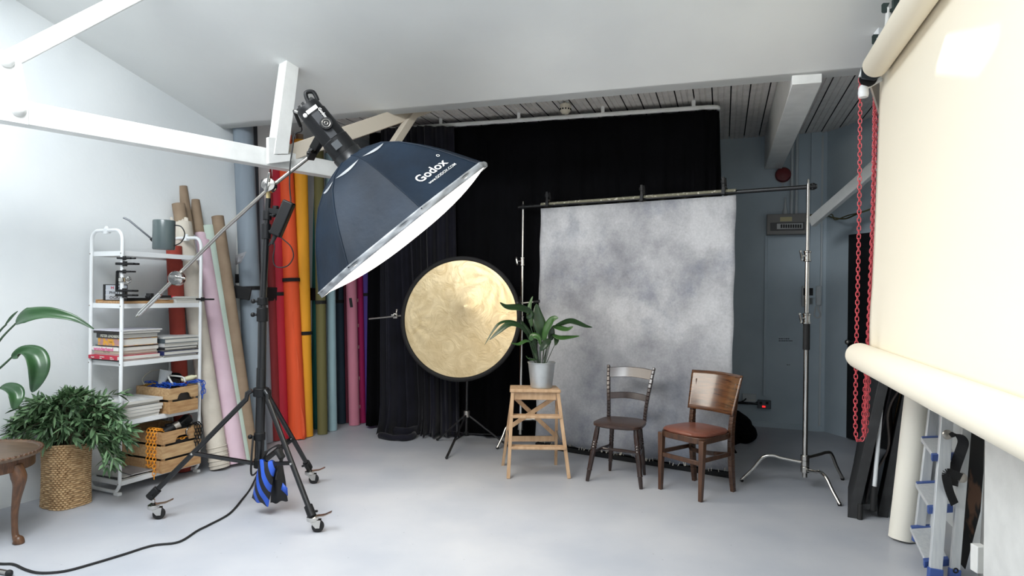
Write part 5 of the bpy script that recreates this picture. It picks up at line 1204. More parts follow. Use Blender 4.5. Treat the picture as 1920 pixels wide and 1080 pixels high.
# (base px), stem/leaf px path with depth offset, width m, upper side normal, light?
LV = [([(1006, 676), (1003, 640), (990, 598)], [(990, 598, -.04), (993, 586, -.06), (975, 578, -.09), (950, 576, -.12), (937, 567, -.14)], .085, (.1, -.7, .7), 0),
      ([(1008, 676), (1000, 640), (985, 615)], [(990, 628, -.1), (975, 612, -.13), (955, 608, -.16), (935, 622, -.19), (917, 638, -.2)], .058, (.2, -.7, .6), 0),
      ([(1010, 676), (1004, 650), (996, 626)], [(998, 634, .05), (980, 612, .05), (958, 603, .04), (938, 606, .02), (925, 620, .0), (908, 648, -.02)], .034, (0, -.6, .7), 0),
      ([(1004, 676), (1002, 655), (994, 641)], [(994, 641, -.12), (985, 640, -.14), (972, 646, -.16), (957, 643, -.18)], .045, (0, -.55, .8), 1),
      ([(1010, 676), (1005, 640), (1000, 610)], [(998, 612, .08), (994, 596, .09), (993, 575, .10), (999, 555, .1)], .055, (-.5, -.8, .1), 1),
      ([(1012, 676), (1014, 650), (1017, 632)], [(1017, 634, -.02), (1014, 615, -.03), (1008, 592, -.02), (1006, 569, 0)], .115, (.1, -1, .1), 0),
      ([(1018, 676), (1020, 655), (1022, 640)], [(1020, 640, -.07), (1024, 620, -.08), (1033, 603, -.1), (1040, 597, -.12), (1047, 596, -.13)], .075, (-.4, -.8, .4), 1),
      ([(1020, 676), (1026, 650), (1034, 622)], [(1036, 616, .02), (1050, 609, .0), (1068, 603, -.02), (1082, 606, -.04), (1098, 612, -.06), (1111, 614, -.08)], .075, (-.1, -.6, .8), 0),
      ([(1022, 676), (1030, 650), (1036, 628)], [(1036, 628, -.05), (1050, 634, -.08), (1068, 633, -.1), (1087, 630, -.12)], .06, (0, -.6, .8), 1),
      ([(1018, 676), (1028, 640), (1034, 615)], [(1036, 612, -.08), (1050, 616, -.1), (1064, 618, -.13), (1075, 612, -.15)], .06, (0, -.7, .7), 1),
      ([(1020, 676), (1028, 650), (1033, 635)], [(1032, 638, -.02), (1034, 625, -.02), (1037, 612, -.02)], .062, (.2, -1, .2), 0),
      ([(1026, 676), (1036, 655), (1040, 646)], [(1042, 630, -.03), (1043, 638, -.04), (1041, 648, -.05)], .05, (.3, -1, .1), 0),
      ([(1010, 676), (1012, 660), (1012, 645)], [(994, 638, -.14), (1000, 630, -.15), (1010, 634, -.17), (1013, 648, -.17)], .06, (.2, -.8, .5), 1),
      ([(1016, 676), (1018, 664), (1020, 655)], [(1032, 638, -.1), (1024, 643, -.12), (1017, 652, -.13), (1015, 658, -.13)], .07, (.0, -1, .3), 0),
      ([(1008, 676), (1002, 650), (994, 632)], [(1000, 660, .02), (994, 632, .02), (984, 614, .02), (976, 600, .03)], .06, (.4, -.9, .2), 0),
      ([(1002, 676), (998, 660), (995, 645)], [(1006, 675, -.06), (1002, 660, -.05), (998, 648, -.04), (1000, 640, -.04)], .03, (.3, -1, .1), 0),
      ([(1003, 676), (998, 674), (992, 671)], [(1004, 674, -.08), (996, 675, -.1), (990, 672, -.11), (986, 667, -.11)], .016, (0, -.5, 1), 1)]
for sp_, bl_, w_, nm_, lt in LV:
    stem = [bb+V(((sp_[0][0]-1015)/1200*YB*.8, (hash_ := ((sp_[0][0]*7+bl_[0][0]) % 9-4)/4*.05), .185))]+[P(u, v, YB+bl_[0][2]*.5) for u, v in sp_[1:]]+[P(bl_[0][0], bl_[0][1], YB+bl_[0][2])]
    m2 = MB(); leafmb(m2, bez([P(u, v, YB+o) for u, v, o in bl_], 7), w_, nm_, lambda t: (math.sin(PI*min(1, t*.93+.07)))**.75*(1-.25*t), .22, 4, .015)
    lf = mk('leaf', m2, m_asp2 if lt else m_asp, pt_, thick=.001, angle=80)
    m1 = MB(); m1.tube(bez(stem, 6), .0028, 6); mk('leaf_stem', m1, m_asp, lf)
# ================================================================== CHAIRS
m_mahog = M('dark mahogany', (52, 31, 24), .25, rgb2=(36, 22, 18), scale=5, stretch=(5, 5, 1), coat=.4)
m_seatw = M('worn dark seat wood', (70, 46, 34), .34, rgb2=(50, 33, 26), scale=4, stretch=(2, 12, 2), coat=.2)
A0 = V((.876, 5.062, 0)); A1 = V((0, 0, 0))
ca = thing('kitchen_chair', 'old dark wooden kitchen chair with two back slats and turned legs', 'chair', A0, math.atan2(-.447, .894))
def seatA(z, ins):
    o = []
    for k in range(40):
        a = 2*PI*k/40; e = 3.4
        x = abs(math.cos(a))**(2/e)*math.copysign(1, math.cos(a)); y = abs(math.sin(a))**(2/e)*math.copysign(1, math.sin(a))
        w = .205-.03*(y+1)/2; o.append(V((x*(w-ins), y*(.19-ins)-.005+(-.012*math.cos(x*1.5) if y < -.5 else 0), z)))
    return o
mb = MB(); r0_, r1_, r2_, r3_ = seatA(.425, .02), seatA(.435, 0), seatA(.452, 0), seatA(.458, .012)
n = 40; vs = r0_+r1_+r2_+r3_+[V((0, 0, .446))]; fs = [(i*n+j, i*n+(j+1) % n, (i+1)*n+(j+1) % n, (i+1)*n+j) for i in range(3) for j in range(n)]+[tuple(range(n-1, -1, -1))]+[(3*n+j, 3*n+(j+1) % n, 4*n) for j in range(n)]
mb.add(vs, fs); mk('seat', mb, m_seatw, ca, local=True, angle=50)
lp_ = [(.013, 0), (.0165, .05), (.0175, .085), (.021, .09), (.0185, .10), (.0205, .18), (.0215, .235), (.018, .255), (.0225, .265), (.0185, .275), (.0225, .285), (.0185, .295), (.0225, .305), (.0185, .315), (.021, .335), (.0205, .38), (.016, .44)]
for fx, fy, tx, ty in ((-.21, -.189, -.15, -.12), (.216, -.188, .15, -.12), (-.145, .179, -.11, .12), (.139, .198, .115, .12)):
    a = V((fx, fy, 0)); b = V((tx, ty, .432)); d = (b-a); L_ = d.length; mb = MB(); mb.lathe([(r*(1.0 if fy < 0 else .9), z*L_/.44) for r, z in lp_], a, d, 20); mk('leg', mb, m_mahog, ca, local=True)
def lat(x0, y0, x1, y1, z): return V((x0+(x1-x0)*z/.432, y0+(y1-y0)*z/.432, z))
for s_ in (-1, 1):
    a = lat(.213*s_, -.189, .15*s_, -.12, .225); b = lat(.142*s_, .188, .112*s_, .12, .225); mb = MB(); mb.tube([a, a.lerp(b, .5), b], [.009, .014, .009], 10); mk('side_stretcher', mb, m_mahog, ca, local=True)
mb = MB(); mb.tube([(-.163, -.01, .225), (0, -.01, .225), (.163, -.01, .225)], [.009, .014, .009], 10); mk('cross_stretcher', mb, m_mahog, ca, local=True)
posts = {}
for s_ in (-1, 1):
    pth = bez([V((.150*s_, .145, .44)), V((.155*s_, .163, .55)), V((.172*s_, .20, .70)), V((.192*s_, .262, .862))], 5); posts[s_] = pth
    mb = MB()
    for i in range(len(pth)-1): mb.bar(pth[i], pth[i+1], .026-.004*(i > 11), .034, side=V((1, 0, 0)))
    mk('back_post', mb, m_mahog, ca, local=True, bevel=.004, angle=60)
def slat(z0, z1, t, name):
    def at(s_, z):
        p = posts[s_]
        for i in range(len(p)-1):
            if p[i].z <= z <= p[i+1].z+1e-6: return p[i].lerp(p[i+1], (z-p[i].z)/(p[i+1].z-p[i].z))
        return p[-1]
    mb = MB(); N_ = 16
    def fr(u, v, off):
        z = z0+(z1-z0)*v; p = at(-1, z).lerp(at(1, z), u); return p+V((0, .03*math.sin(PI*u)+off, .012*math.sin(PI*u)*(1 if name else 0)))
    vs = [fr(i/N_, v, o) for i in range(N_+1) for v, o in ((0, -t/2), (1, -t/2), (1, t/2), (0, t/2))]
    fs = [(i*4+k, i*4+(k+1) % 4, (i+1)*4+(k+1) % 4, (i+1)*4+k) for i in range(N_) for k in range(4)]+[(3, 2, 1, 0), tuple(N_*4+k for k in range(4))]
    mb.add(vs, fs); return mb
mk('top_rail', slat(.765, .845, .014, 1), m_mahog, ca, local=True, bevel=.003)
mk('back_slat', slat(.595, .645, .012, 1), m_mahog, ca, local=True, bevel=.003)
# second chair
m_walnut = M('brown stained beech', (84, 55, 36), .33, rgb2=(60, 38, 26), scale=6, stretch=(6, 6, 1.2), coat=.2)
m_ply = M('figured walnut veneer', (108, 72, 46), .22, rgb2=(66, 42, 30), scale=4.5, stretch=(1.2, 1.2, 9), coat=1.0, distort=1.2)
m_leath = M('cracked brown leather', (132, 78, 60), .38, rgb2=(108, 62, 48), scale=5, bump=.12, bscale=25, coat=.25)
B0 = V((1.395, 4.778, 0)); cb_ = thing('cafe_chair', 'brown bentwood cafe chair with a curved veneer back and leather seat pad', 'chair', B0, math.atan2(-.793, .609))
def ring(z, hw0, hw1, y0, y1, e=5, n=44):
    o = []
    for k in range(n):
        a = 2*PI*k/n; x = abs(math.cos(a))**(2/e)*math.copysign(1, math.cos(a)); y = abs(math.sin(a))**(2/e)*math.copysign(1, math.sin(a))
        f = (y+1)/2; o.append(V((x*(hw0+(hw1-hw0)*f), y0+(y1-y0)*f, z)))
    return o
def loft(rings, cap=True):
    mb = MB(); n = len(rings[0]); vs = sum(rings, []); fs = [(i*n+j, i*n+(j+1) % n, (i+1)*n+(j+1) % n, (i+1)*n+j) for i in range(len(rings)-1) for j in range(n)]
    if cap: fs += [tuple(range(n-1, -1, -1)), tuple((len(rings)-1)*n+j for j in range(n))]
    return mb.add(vs, fs)
mk('seat_frame', loft([ring(.40, .2, .18, -.21, .19), ring(.445, .205, .185, -.215, .195)]), m_walnut, cb_, local=True, bevel=.004)
mk('seat_pad', loft([ring(.443, .197, .178, -.205, .18, 4.2), ring(.458, .204, .184, -.213, .186, 4.2), ring(.470, .195, .176, -.203, .176, 4), ring(.479, .16, .14, -.165, .14, 3.2), ring(.482, .08, .07, -.08, .07, 2.5)]), m_leath, cb_, local=True, angle=70)
for s_ in (-1, 1):
    mb = MB(); mb.bar((.178*s_, -.195, 0), (.182*s_, -.185, .43), .028, .028, side=V((1, 0, 0)), w2=.042, h2=.042); mk('leg', mb, m_walnut, cb_, local=True, bevel=.004)
    pth = bez([V((.172*s_, .208, 0)), V((.172*s_, .182, .2)), V((.174*s_, .172, .42)), V((.178*s_, .185, .56)), V((.183*s_, .235, .80))], 5); mb = MB()
    for i in range(len(pth)-1): mb.bar(pth[i], pth[i+1], .028+.006*math.sin(PI*i/20), .034+.012*math.sin(PI*i/18), side=V((1, 0, 0)), w2=.028+.006*math.sin(PI*(i+1)/20), h2=.034+.012*math.sin(PI*(i+1)/18))
    mk('leg', mb, m_walnut, cb_, local=True, bevel=.003, angle=60)
    mb = MB(); mb.bar((.178*s_, -.188, .285), (.172*s_, .175, .285), .018, .03); mk('side_stretcher', mb, m_walnut, cb_, local=True, bevel=.003)
mb = MB(); mb.bar((-.178, -.188, .265), (.178, -.188, .265), .018, .032); mk('front_stretcher', mb, m_walnut, cb_, local=True, bevel=.003)
mb = MB(); pp_ = bez([V((-.172, .15, .285)), V((-.1, .06, .29)), V((0, .03, .29)), V((.1, .06, .29)), V((.172, .15, .285))], 5)
for i in range(len(pp_)-1): mb.bar(pp_[i], pp_[i+1], .018, .03)
mk('curved_stretcher', mb, m_walnut, cb_, local=True)
def backp(u, v, o):
    z = .575+.29*v; x = (u-.5)*(.40+.05*v); y = .168+.085*v+.045*math.cos((u-.5)*PI)-.02+o
    return V((x, y, z+.008*math.cos((u-.5)*PI)*(v-.5)))
mb = MB(); mb.grid(lambda u, v: backp(u, v, -.008), 24, 10); m3_ = MB(); m3_.grid(lambda u, v: backp(1-u, v, .004), 24, 10); mb.add(m3_.v, m3_.f)
o_ = len(mb.v)
mk('backrest', MB().grid(lambda u, v: backp(u, v, 0), 24, 10), m_ply, cb_, local=True, thick=.012, angle=50, bevel=0)
# ================================================================== HANGING PAPER BACKDROP
RT = .068; topc = P(1641, 124, PY); botc = P(1607, 665, PY); RBt = .074
SH0 = V((topc.x, topc.y, 0))+WW*RT                     # the sheet drops behind the top roll
pb_ = thing('paper_backdrop', 'wide ivory paper backdrop hanging from a roll under the sloped ceiling', 'backdrop', V((topc.x, topc.y, 0)))
LEN = 2.72
mb = MB(); tp0 = topc-DD*0; 
mb.lathe([(.028, 0), (.052, .001), (RT-.006, .006), (RT, .016), (RT, LEN-.01), (.03, LEN)], topc, -DD, 40); mk('paper_roll', mb, m_paper, pb_)
mb = MB(); mb.lathe([(.022, -.07), (.022, .02)], topc, -DD, 20); mk('core_end', mb, m_wht, pb_)
bx = V((botc.x, botc.y, 0)); bx = SH0+WW*(-RBt*.2); bc_ = V((bx.x, bx.y, botc.z)); bc_ = P(1609, 666, 3.70)
e0 = ON(1650, 150, SH0, WW); e1 = ON(1629, 640, SH0, WW); d0_ = (e0-SH0).dot(DD); d1_ = (e1-SH0).dot(DD)
zt_ = topc.z; zb2 = bc_.z+RBt*.6
E1 = P(1629, 648, 3.66); E1.z = bc_.z+RBt*.5
def sheet(u, v):
    p = e0.lerp(E1, v)-DD*(LEN-.1)*u; p.z = zt_+(E1.z-zt_)*v
    bow = .03*math.sin(PI*v)*math.sin(PI*u)+.004*math.sin(u*7+v*3)
    k = max(0, (v-.78)/.22); crs = .016*k*math.exp(-((u-.05)/.04)**2)
    return p+WW*(bow+crs-.02*k*(1-k))
mk('sheet', MB().grid(sheet, 60, 40), m_paper, pb_, thick=.0012, angle=80)
mb = MB(); n0 = bc_+DD*.03
mb.lathe([(.0, 0), (RBt*.45, .004), (RBt*.78, .018), (RBt*.96, .05), (RBt, .09), (RBt, LEN+.05), (0, LEN+.06)], n0, -DD, 40, cap=False); mk('bottom_roll', mb, m_paper, pb_)
# ---- roller hooks on the ceiling
m_hook = M('dark green grey steel', (66, 80, 78), .5, .3)
def hookpts(u0, v0, w, h, Y):
    return [P(u0, v0+.2*h, Y), P(u0+.1*w, v0+.02*h, Y), P(u0+.48*w, v0, Y), P(u0+.40*w, v0+.28*h, Y), P(u0+.30*w, v0+.46*h, Y), P(u0+.36*w, v0+.66*h, Y), P(u0+.5*w, v0+.62*h, Y), P(u0+1.25*w, v0-.15*h, Y), P(u0+1.9*w, v0-.1*h, Y), P(u0+1.9*w, v0+.8*h, Y), P(u0+.08*w, v0+h, Y), P(u0, v0+.9*h, Y)]
hg = 'roller hooks under the ceiling'
for u0, v0, w, h, Y, lb_ in ((1653, 5, 32, 19, 3.35, 'upper dark green steel roller hook above the ivory paper roll'), (1635, 64, 27, 19, 3.5, 'lower dark green steel roller hook just above the ivory roll end')):
    t = thing('roller_hook', lb_, 'hook', P(u0, v0+h, Y))
    mb = MB(); q = hookpts(u0, v0, w, h, Y)
    c = [q[0], q[1], q[2], q[3], q[4], q[5]]; n_ = len(q)
    lo = [q[0], q[1], q[2], q[3], q[4]]; mb.prism(lo+[q[11]], DD*.006); mb.prism([q[11], q[4], q[5], q[10]], DD*.006); mb.prism([q[10], q[5], q[6], q[9]], DD*.006); mb.prism([q[6], q[7], q[8], q[9]], DD*.006)
    mk('plate', mb, m_hook, t)
    mb = MB(); a = P(u0+w*1.6, v0+h*.3, Y); mb.bar(a, V((a.x, a.y, CZ(a)+.01)), .03, .02); mk('bracket', mb, m_hook, t)
    if v0 < 30:
        mb = MB(); a = P(u0+13, v0+9, Y-.01); b = P(u0+11, v0+45, Y-.01); mb.tube([a, a.lerp(b, .3)], .006, 8); mb.tube([a.lerp(b, .3), b], .013, 10); mk('hook_pin', mb, m_wht, t)
dv = thing('roller_drive', 'dark bracket and chain wheel holding the end of the ivory paper roll', 'bracket', P(1630, 150, PY+.07))
mb = MB(); y_ = PY+.05
mb.prism([P(1616, 126, y_), P(1621, 124, y_), P(1624, 134, y_), P(1640, 140, y_), P(1652, 128, y_), P(1652, 142, y_), P(1640, 150, y_), P(1616, 146, y_)], DD*.02); mk('plate', mb, pal('blue black steel', (34, 44, 52), .5), dv)
mb = MB(); cw = P(1628, 147, PY+.1); mb.lathe([(.02, -.012), (.045, -.012), (.048, -.004), (.036, 0), (.048, .004), (.045, .012), (.02, .012)], cw, DD, 24); mk('chain_wheel', mb, m_black, dv)
mb = MB(); mb.tube([P(1652, 148, PY+.12), P(1630, 160, PY+.12), P(1618, 168, PY+.12)], .014, 14); mb.lathe([(.018, 0), (.026, .015), (.029, .05), (.025, .07)], P(1619, 160, PY+.12), (0, 0, -1), 18); ar = mk('support_arm', mb, m_whitemet, dv)
mb = MB(); mb.bar(P(1613, 144, PY+.1), P(1618, 128, PY+.1), .012, .02); mk('cap', mb, m_whitemet, dv)
mb = MB(); mb.bar(P(1637, 152, PY+.2), P(1662, 232, PY+.25), .012, .07); mk('stay_plate', mb, pal('taupe steel', (150, 142, 132), .6), dv)
a = P(1650, 140, PY+.14); mb = MB(); mb.bar(a, V((a.x, a.y, CZ(a)+.02)), .05, .05); mk('hanger', mb, m_whitemet, dv)
# ---- red chains
m_redch = M('coral red plastic', (214, 84, 92), .4)
def cchain(label, us, Y, vtop, vbot):
    pts = [P(us[0][0], vtop, Y)]+[P(u, v, Y) for u, v in us[1:-1]]+[P(us[-1][0], vtop, Y+.02)]
    mb = chain_mb(bez(pts, 8), .032, .019, .0028, False)
    return solo('pull_chain', label, 'chain', mb, m_redch)
cchain('coral red plastic pull chain, the wide loop hanging from the paper roll bracket', [(1613, 0), (1611, 400), (1606, 640), (1604, 800), (1611, 826), (1621, 800), (1629, 640), (1637, 400), (1641, 0)], PY+.24, 150, 824)
cchain('coral red plastic pull chain, the inner narrow loop hanging close to the paper edge', [(1643, 0), (1639, 400), (1631, 640), (1625, 780), (1618, 822), (1609, 805), (1608, 640), (1608, 620), (1640, 0)], PY+.28, 150, 826) if False else None
cchain('coral red plastic pull chain, the inner narrow loop hanging close to the paper edge', [(1644, 0), (1640, 400), (1632, 640), (1626, 780), (1622, 818), (1619, 780), (1627, 640), (1636, 400), (1641, 0)], PY+.28, 150, 826)
# ================================================================== THINGS LEANING ON THE NEAR SIDE WALL
gB = 'flats and sticks leaning on the side wall'
m_bb = M('scuffed black board', (30, 31, 33), .6, rgb2=(44, 45, 47), scale=14, lo=.5, hi=.75)
def flat(label, px_b, px_t, wpx, depth, mat, vbot, group=gB, name='studio_flat', back=.9, edge=True):
    """board seen along its edge: bottom px left corner, top px left corner, edge width in m, running back along the wall"""
    a = G(px_b[0], px_b[1]); Y = a.y; b = P(px_t[0], px_t[1], Y+.05)
    w = wpx
    t = thing(name, label, 'board', (a.x, a.y, 0), 0, group)
    mb = MB(); z1 = b+(b-a)*.22
    bk = V((a.x, a.y, 0)).normalized()*back; e = V((bk.y, -bk.x, 0)).normalized()*w; p = [a, a+e, a+e+bk, a+bk]; q = [z1, z1+e, z1+e+bk, z1+bk]
    mb.cube8(p+q); mk('board', mb, mat, t, bevel=.003)
    return t, a, b
flat('rearmost thin black flat in the leaning row, nearest the alcove door', (1600, 914), (1640, 700), .022, 0, m_bb, 0)
t, a, b = flat('thick black flat with a scuffed edge at the front of the leaning row', (1589, 970), (1648, 712), .062, 0, m_bb, 0, back=.75)
t, a, b = flat('black flat standing between the ivory roll and the pale stick', (1645, 968), (1693, 738), .06, 0, m_bb, 0, back=.5)
t, a, b = flat('lilac grey felt sheet curving behind the pale stick', (1622, 942), (1668, 730), .012, 0, M('lilac grey felt', (150, 143, 148), .85), 0, name='felt_sheet', back=.5)
mb = MB()
def taupe(u, v):
    p = P(1645, 880, 4.35).lerp(P(1690, 715, 4.35), v); return p+WW*(.09*u+.03*math.sin(v*7))*(1-.0*v)+DD*(.3*u)
mb.grid(taupe, 6, 16); solo('fabric_offcut', 'taupe fabric covered sheet with a wavy edge among the black flats', 'board', mb, M('taupe fabric', (126, 117, 114), .9), gB, thick=.012)
mb = MB(); mb.bar(G(1660, 925)+V((0, .05, .008)), P(1700, 700, 4.45), .03, .014); solo('wooden_batten', 'thin raw wooden batten between the black flats', 'batten', mb, m_pine2, gB)
ps = thing('folding_stand', 'pale pole with a black grip and folded black feet among the leaning flats', 'stand', G(1638, 962))
YPs = 4.22; mb = MB(); mb.cyl(P(1638, 930, YPs), P(1658, 690, YPs+.1), .013, n=12); mk('pole', mb, m_whitemet, ps)
mb = MB(); mb.cyl(P(1636.5, 958, YPs-.01), P(1640, 912, YPs), .02, n=14); mk('grip', mb, m_rubber, ps, bevel=.004)
mb = MB(); mb.bar(P(1612, 950, YPs+.02), P(1636, 949, YPs), .03, .035); mk('cross_piece', mb, m_bb, ps, bevel=.003)
mb = MB(); mb.cyl(P(1612, 976, YPs-.02), P(1613, 945, YPs), .016, n=12); mk('foot', mb, m_rubber, ps, bevel=.003)
# ivory roll standing
a = G(1690, 1013); a = V((a.x, a.y, 0)); b = P(1722, 735, a.y+.04); b = a+(b-a)*1.25
roll('paper_roll', 'fat ivory white paper roll standing beside the aluminium step ladder', 'paper roll', a, b, .070, M('ivory white paper', (232, 228, 216), .7), True, .03)
# ---- step ladder
m_alu = M('brushed aluminium', (214, 217, 218), .42, .25, rgb2=(200, 204, 207), scale=8, stretch=(8, 8, .5)); m_bluep = M('blue plastic', (62, 88, 152), .45)
YN, YFa = 3.30, 3.66
ld = thing('step_ladder', 'folded aluminium step ladder with blue plastic feet and tread ends against the wall', 'ladder', G(1750, 1079))
nb = P(1753, 1078, YN); nt = P(1776, 772, YN+.05); nt = nb+(nt-nb)*1.35
fb = P(1722, 1010, YFa); ft_ = P(1752, 752, YFa+.05); ft_ = fb+(ft_-fb)*1.35
rb2 = P(1789, 1079, YN+.02); rt2 = P(1813, 782, YN+.08); rt2 = rb2+(rt2-rb2)*1.35
mb = MB(); mb.bar(nb, nt, .058, .024, side=V((1, -.2, 0))); n1_ = mk('stile', mb, m_alu, ld, bevel=.003)
mb = MB(); mb.bar(fb, ft_, .05, .024, side=V((1, -.2, 0))); f1_ = mk('stile', mb, m_alu, ld, bevel=.003)
mb = MB(); mb.bar(fb+V((.06, -.02, 0)), ft_+V((.05, -.02, 0)), .02, .02, side=V((1, 0, 0))); mk('rear_rail', mb, m_alu, ld)
mb = MB(); mb.bar(rb2, rt2, .045, .022, side=V((1, -.2, 0))); r1_ = mk('rear_stile', mb, m_alu, ld, bevel=.003)
for (p, q, w, par) in ((nb, nt, .066, n1_), (rb2, rt2, .052, r1_), (fb, ft_, .06, f1_)):
    d = (q-p).normalized(); mb = MB(); mb.bar(p-d*.02, p+d*.035, w, .034, side=V((1, -.2, 0))); mk('foot', mb, m_bluep, par, bevel=.004)
mb = MB(); c = P(1789, 1068, YN-.01); mb.torus(c+V((0, -.012, 0)), .011, .004, (0, 1, 0), 16, 6); mk('rivet', mb, m_black, r1_)
for vF, vN in ((826, 852), (911, 950), (994, 1050)):
    pF = P(1738-(vF-826)*.12, vF-6, YFa-.02); pN = P(1757-(vN-852)*.075, vN, YN+.045)
    wv = V((.115, .03, 0))
    q = [pF+V((-.035, 0, 0)), pN+V((-.02, 0, 0)), pN+wv, pF+wv]
    mb = MB(); mb.cube8([x-V((0, 0, .022)) for x in q]+q); tdp = mk('tread', mb, m_alu, ld, bevel=.002)
    dn = (pN-pF).normalized()
    for e in (0, 1):
        c0 = (pN if e else pF); q2 = [c0+V((-.03, 0, 0))-dn*.012, c0+V((-.03, 0, 0))+dn*.02, c0+wv+V((.006, 0, 0))+dn*.02, c0+wv+V((.006, 0, 0))-dn*.012]
        q2 = [q2[0], q2[1], q2[2], q2[3]]
        mb = MB(); mb.cube8([x-V((0, 0, .032)) for x in q2]+[x+V((0, 0, .004)) for x in q2]); mk('tread_end', mb, m_bluep, tdp, bevel=.003)
for u, v, w in ((1776, 815, 10), (1804, 896, 8)):
    mb = MB(); c = P(u, v, YN-.02); mb.lathe([(.026, 0), (.024, .006), (.01, .012)], c, (0, -1, 0), 18); mk('strap_plate', mb, m_steel, ld)
mb = MB(); sp_ = bez([P(1780, 815, YN-.04), P(1796, 815, YN-.05), P(1806, 828, YN-.03), P(1800, 850, YN+.0), P(1790, 880, YN+.05), P(1786, 910, YN+.05)], 6)
for i in range(len(sp_)-1): mb.bar(sp_[i], sp_[i+1], .05, .004, side=V((.5, -.8, 0)))
mk('webbing_strap', mb, m_strap, ld); mb = MB()
sp_ = bez([P(1802, 895, YN-.04), P(1780, 886, YN-.05), P(1774, 892, YN-.05), P(1780, 920, YN-.02), P(1790, 945, YN+.04)], 6)
for i in range(len(sp_)-1): mb.bar(sp_[i], sp_[i+1], .004, .04, side=V((.2, 1, 0)))
mk('webbing_strap', mb, m_strap, ld)
# dark worn board behind the ladder and pale sheet next to the pier
m_worn = M('worn black plywood', (34, 32, 32), .55, rgb2=(124, 88, 66), scale=2.0, detail=7, lo=.50, hi=.53, stretch=(3, 3, 1.1))
t = thing('plywood_sheet', 'worn black plywood sheet with bare brown patches behind the ladder', 'board', G(1815, 1074)); yw = 3.42
mb = MB(); q = [P(1800, 790, yw+.1), P(1846, 800, yw+.1), P(1838, 960, yw+.02), P(1810, 1068, yw-.02), P(1796, 1052, yw-.02)]
mb.prism([P(1826, 640, yw+.14), P(1862, 640, yw+.14)]+q[1:4]+[q[4], P(1790, 1000, yw)], V((.01, .012, 0))); mk('board', mb, m_worn, t)
mb = MB(); mb.grid(lambda u, v: (lambda p: p+WW*.0+DD*(.02-.5*u))(P(1851-2*v-18*max(0, v-.3)**1.5, 690+400*v, 3.28)), 2, 20); solo('poly_sheet', 'thin white edged sheet bowed between the plywood and the pier', 'board', mb, m_wht, gB, thick=.008)
mb = MB(); c = P(1837, 1050, 3.08); mb.box(c+V((.01, .02, 0)), (.05, .05, .13)); solo('trunking_box', 'small white box low on the pier, cut by the frame edge', 'box', mb, m_white, bevel=.004)
# ================================================================== FITTINGS ON THE ALCOVE WALL
def BWP(u, v, off=0.0):
    n_ = V((BD.y, -BD.x, 0)); n_ = n_ if n_.y < 0 else -n_
    return ON(u, v, CE+n_*off, n_)
NB_ = V((BD.y, -BD.x, 0)); NB_ = NB_ if NB_.y < 0 else -NB_
def wallbox(u0, v0, u1, v1, d, off=0.0):
    a = BWP(u0, v1); b = BWP(u1, v1); t_ = BWP((u0+u1)/2, v0).z; z0 = (a.z+b.z)/2
    a = V((a.x, a.y, z0)); b = V((b.x, b.y, z0)); up = V((0, 0, t_-z0)); n0 = NB_*off; n1 = NB_*(off+d)
    return MB().cube8([a+n1, b+n1, b+n0, a+n0]+[x+up for x in (a+n1, b+n1, b+n0, a+n0)])
m_grey = M('grey enamel', (128, 126, 122), .45); m_lgrey = pal('light grey plastic', (196, 198, 196)); m_fit = M('white fitting plastic', (206, 212, 214), .4)
fb_ = thing('fuse_box', 'grey consumer unit with a row of switches high on the alcove wall', 'fuse box', BWP(1475, 442))
mk('case', wallbox(1437, 403, 1512, 441, .11), m_grey, fb_, bevel=.006)
w_ = mk('window', wallbox(1444, 419, 1507, 434, .008, .108), pal('dark grey window', (70, 70, 70)), fb_, bevel=.003)
mk('breaker_strip', wallbox(1456, 421, 1504, 431, .006, .114), m_lgrey, w_)
for k in range(9): mk('breaker', wallbox(1463+4.4*k, 423, 1466+4.4*k, 429.5, .012, .118), m_black, w_)
mk('sticker', wallbox(1462, 409, 1484, 417, .002, .109), pal('faded yellow sticker', (196, 186, 140)), fb_)
pp2 = thing('conduit', 'pair of pale vertical conduits rising from the fuse box to the plank ceiling', 'pipe', BWP(1488, 402))
for u in (1484, 1493):
    a = BWP(u, 404, .04); b = BWP(u+3, 268, .04); mk('tube', MB().cyl(a, V((a.x+.0, a.y, 3.22)), .017, n=12), m_fit, pp2)
mb = MB(); a = BWP(1472, 404, .03); mb.lathe([(.03, 0), (.026, .05), (.016, .08), (.006, .2)], a, (0, 0, 1), 12); solo('cable_gland', 'slim white bottle shaped gland standing on top of the fuse box', 'gland', mb, m_fit)
for (u0, v0, u1, v1, lb_) in ((1437, 442, 1432, 742, 'thin white cable trunking running down from the fuse box to the red lit socket'),):
    mb = MB(); a = BWP(u0, v0, .012); b = BWP(u1, v1, .012); mb.bar(V((a.x, a.y, a.z)), V((a.x, a.y, b.z)), .03, .02, side=BD); tk = solo('trunking', lb_, 'trunking', mb, m_alcove, bevel=.003)
for u, v in ((1437, 484), (1432, 708)):
    pass
for u in (1524, 1540): 
    a = BWP(u, 470, .008); solo('trunking', 'thin white cable strip on the alcove wall, ' + ('running down to the intercom' if u == 1524 else 'beside the corner boxing'), 'trunking', MB().bar(V((a.x, a.y, .0 if u > 1530 else BWP(1524, 536).z)), V((a.x, a.y, 2.2 if u < 1530 else 3.2)), .02, .015, side=BD), m_fit)
al = thing('alarm_sounder', 'round dark red fire alarm sounder on the wall below the boxed beam', 'alarm', BWP(1468, 345))
c = BWP(1468, 329); mb = MB(); mb.lathe([(.07, 0), (.08, .01), (.083, .05), (.07, .075), (.03, .085), (0, .087)], c, NB_, 28, cap=False); mk('body', mb, M('dark red plastic', (112, 26, 30), .45), al)
mk('base', MB().lathe([(.088, 0), (.088, .014)], c, NB_, 28), m_fit, al)
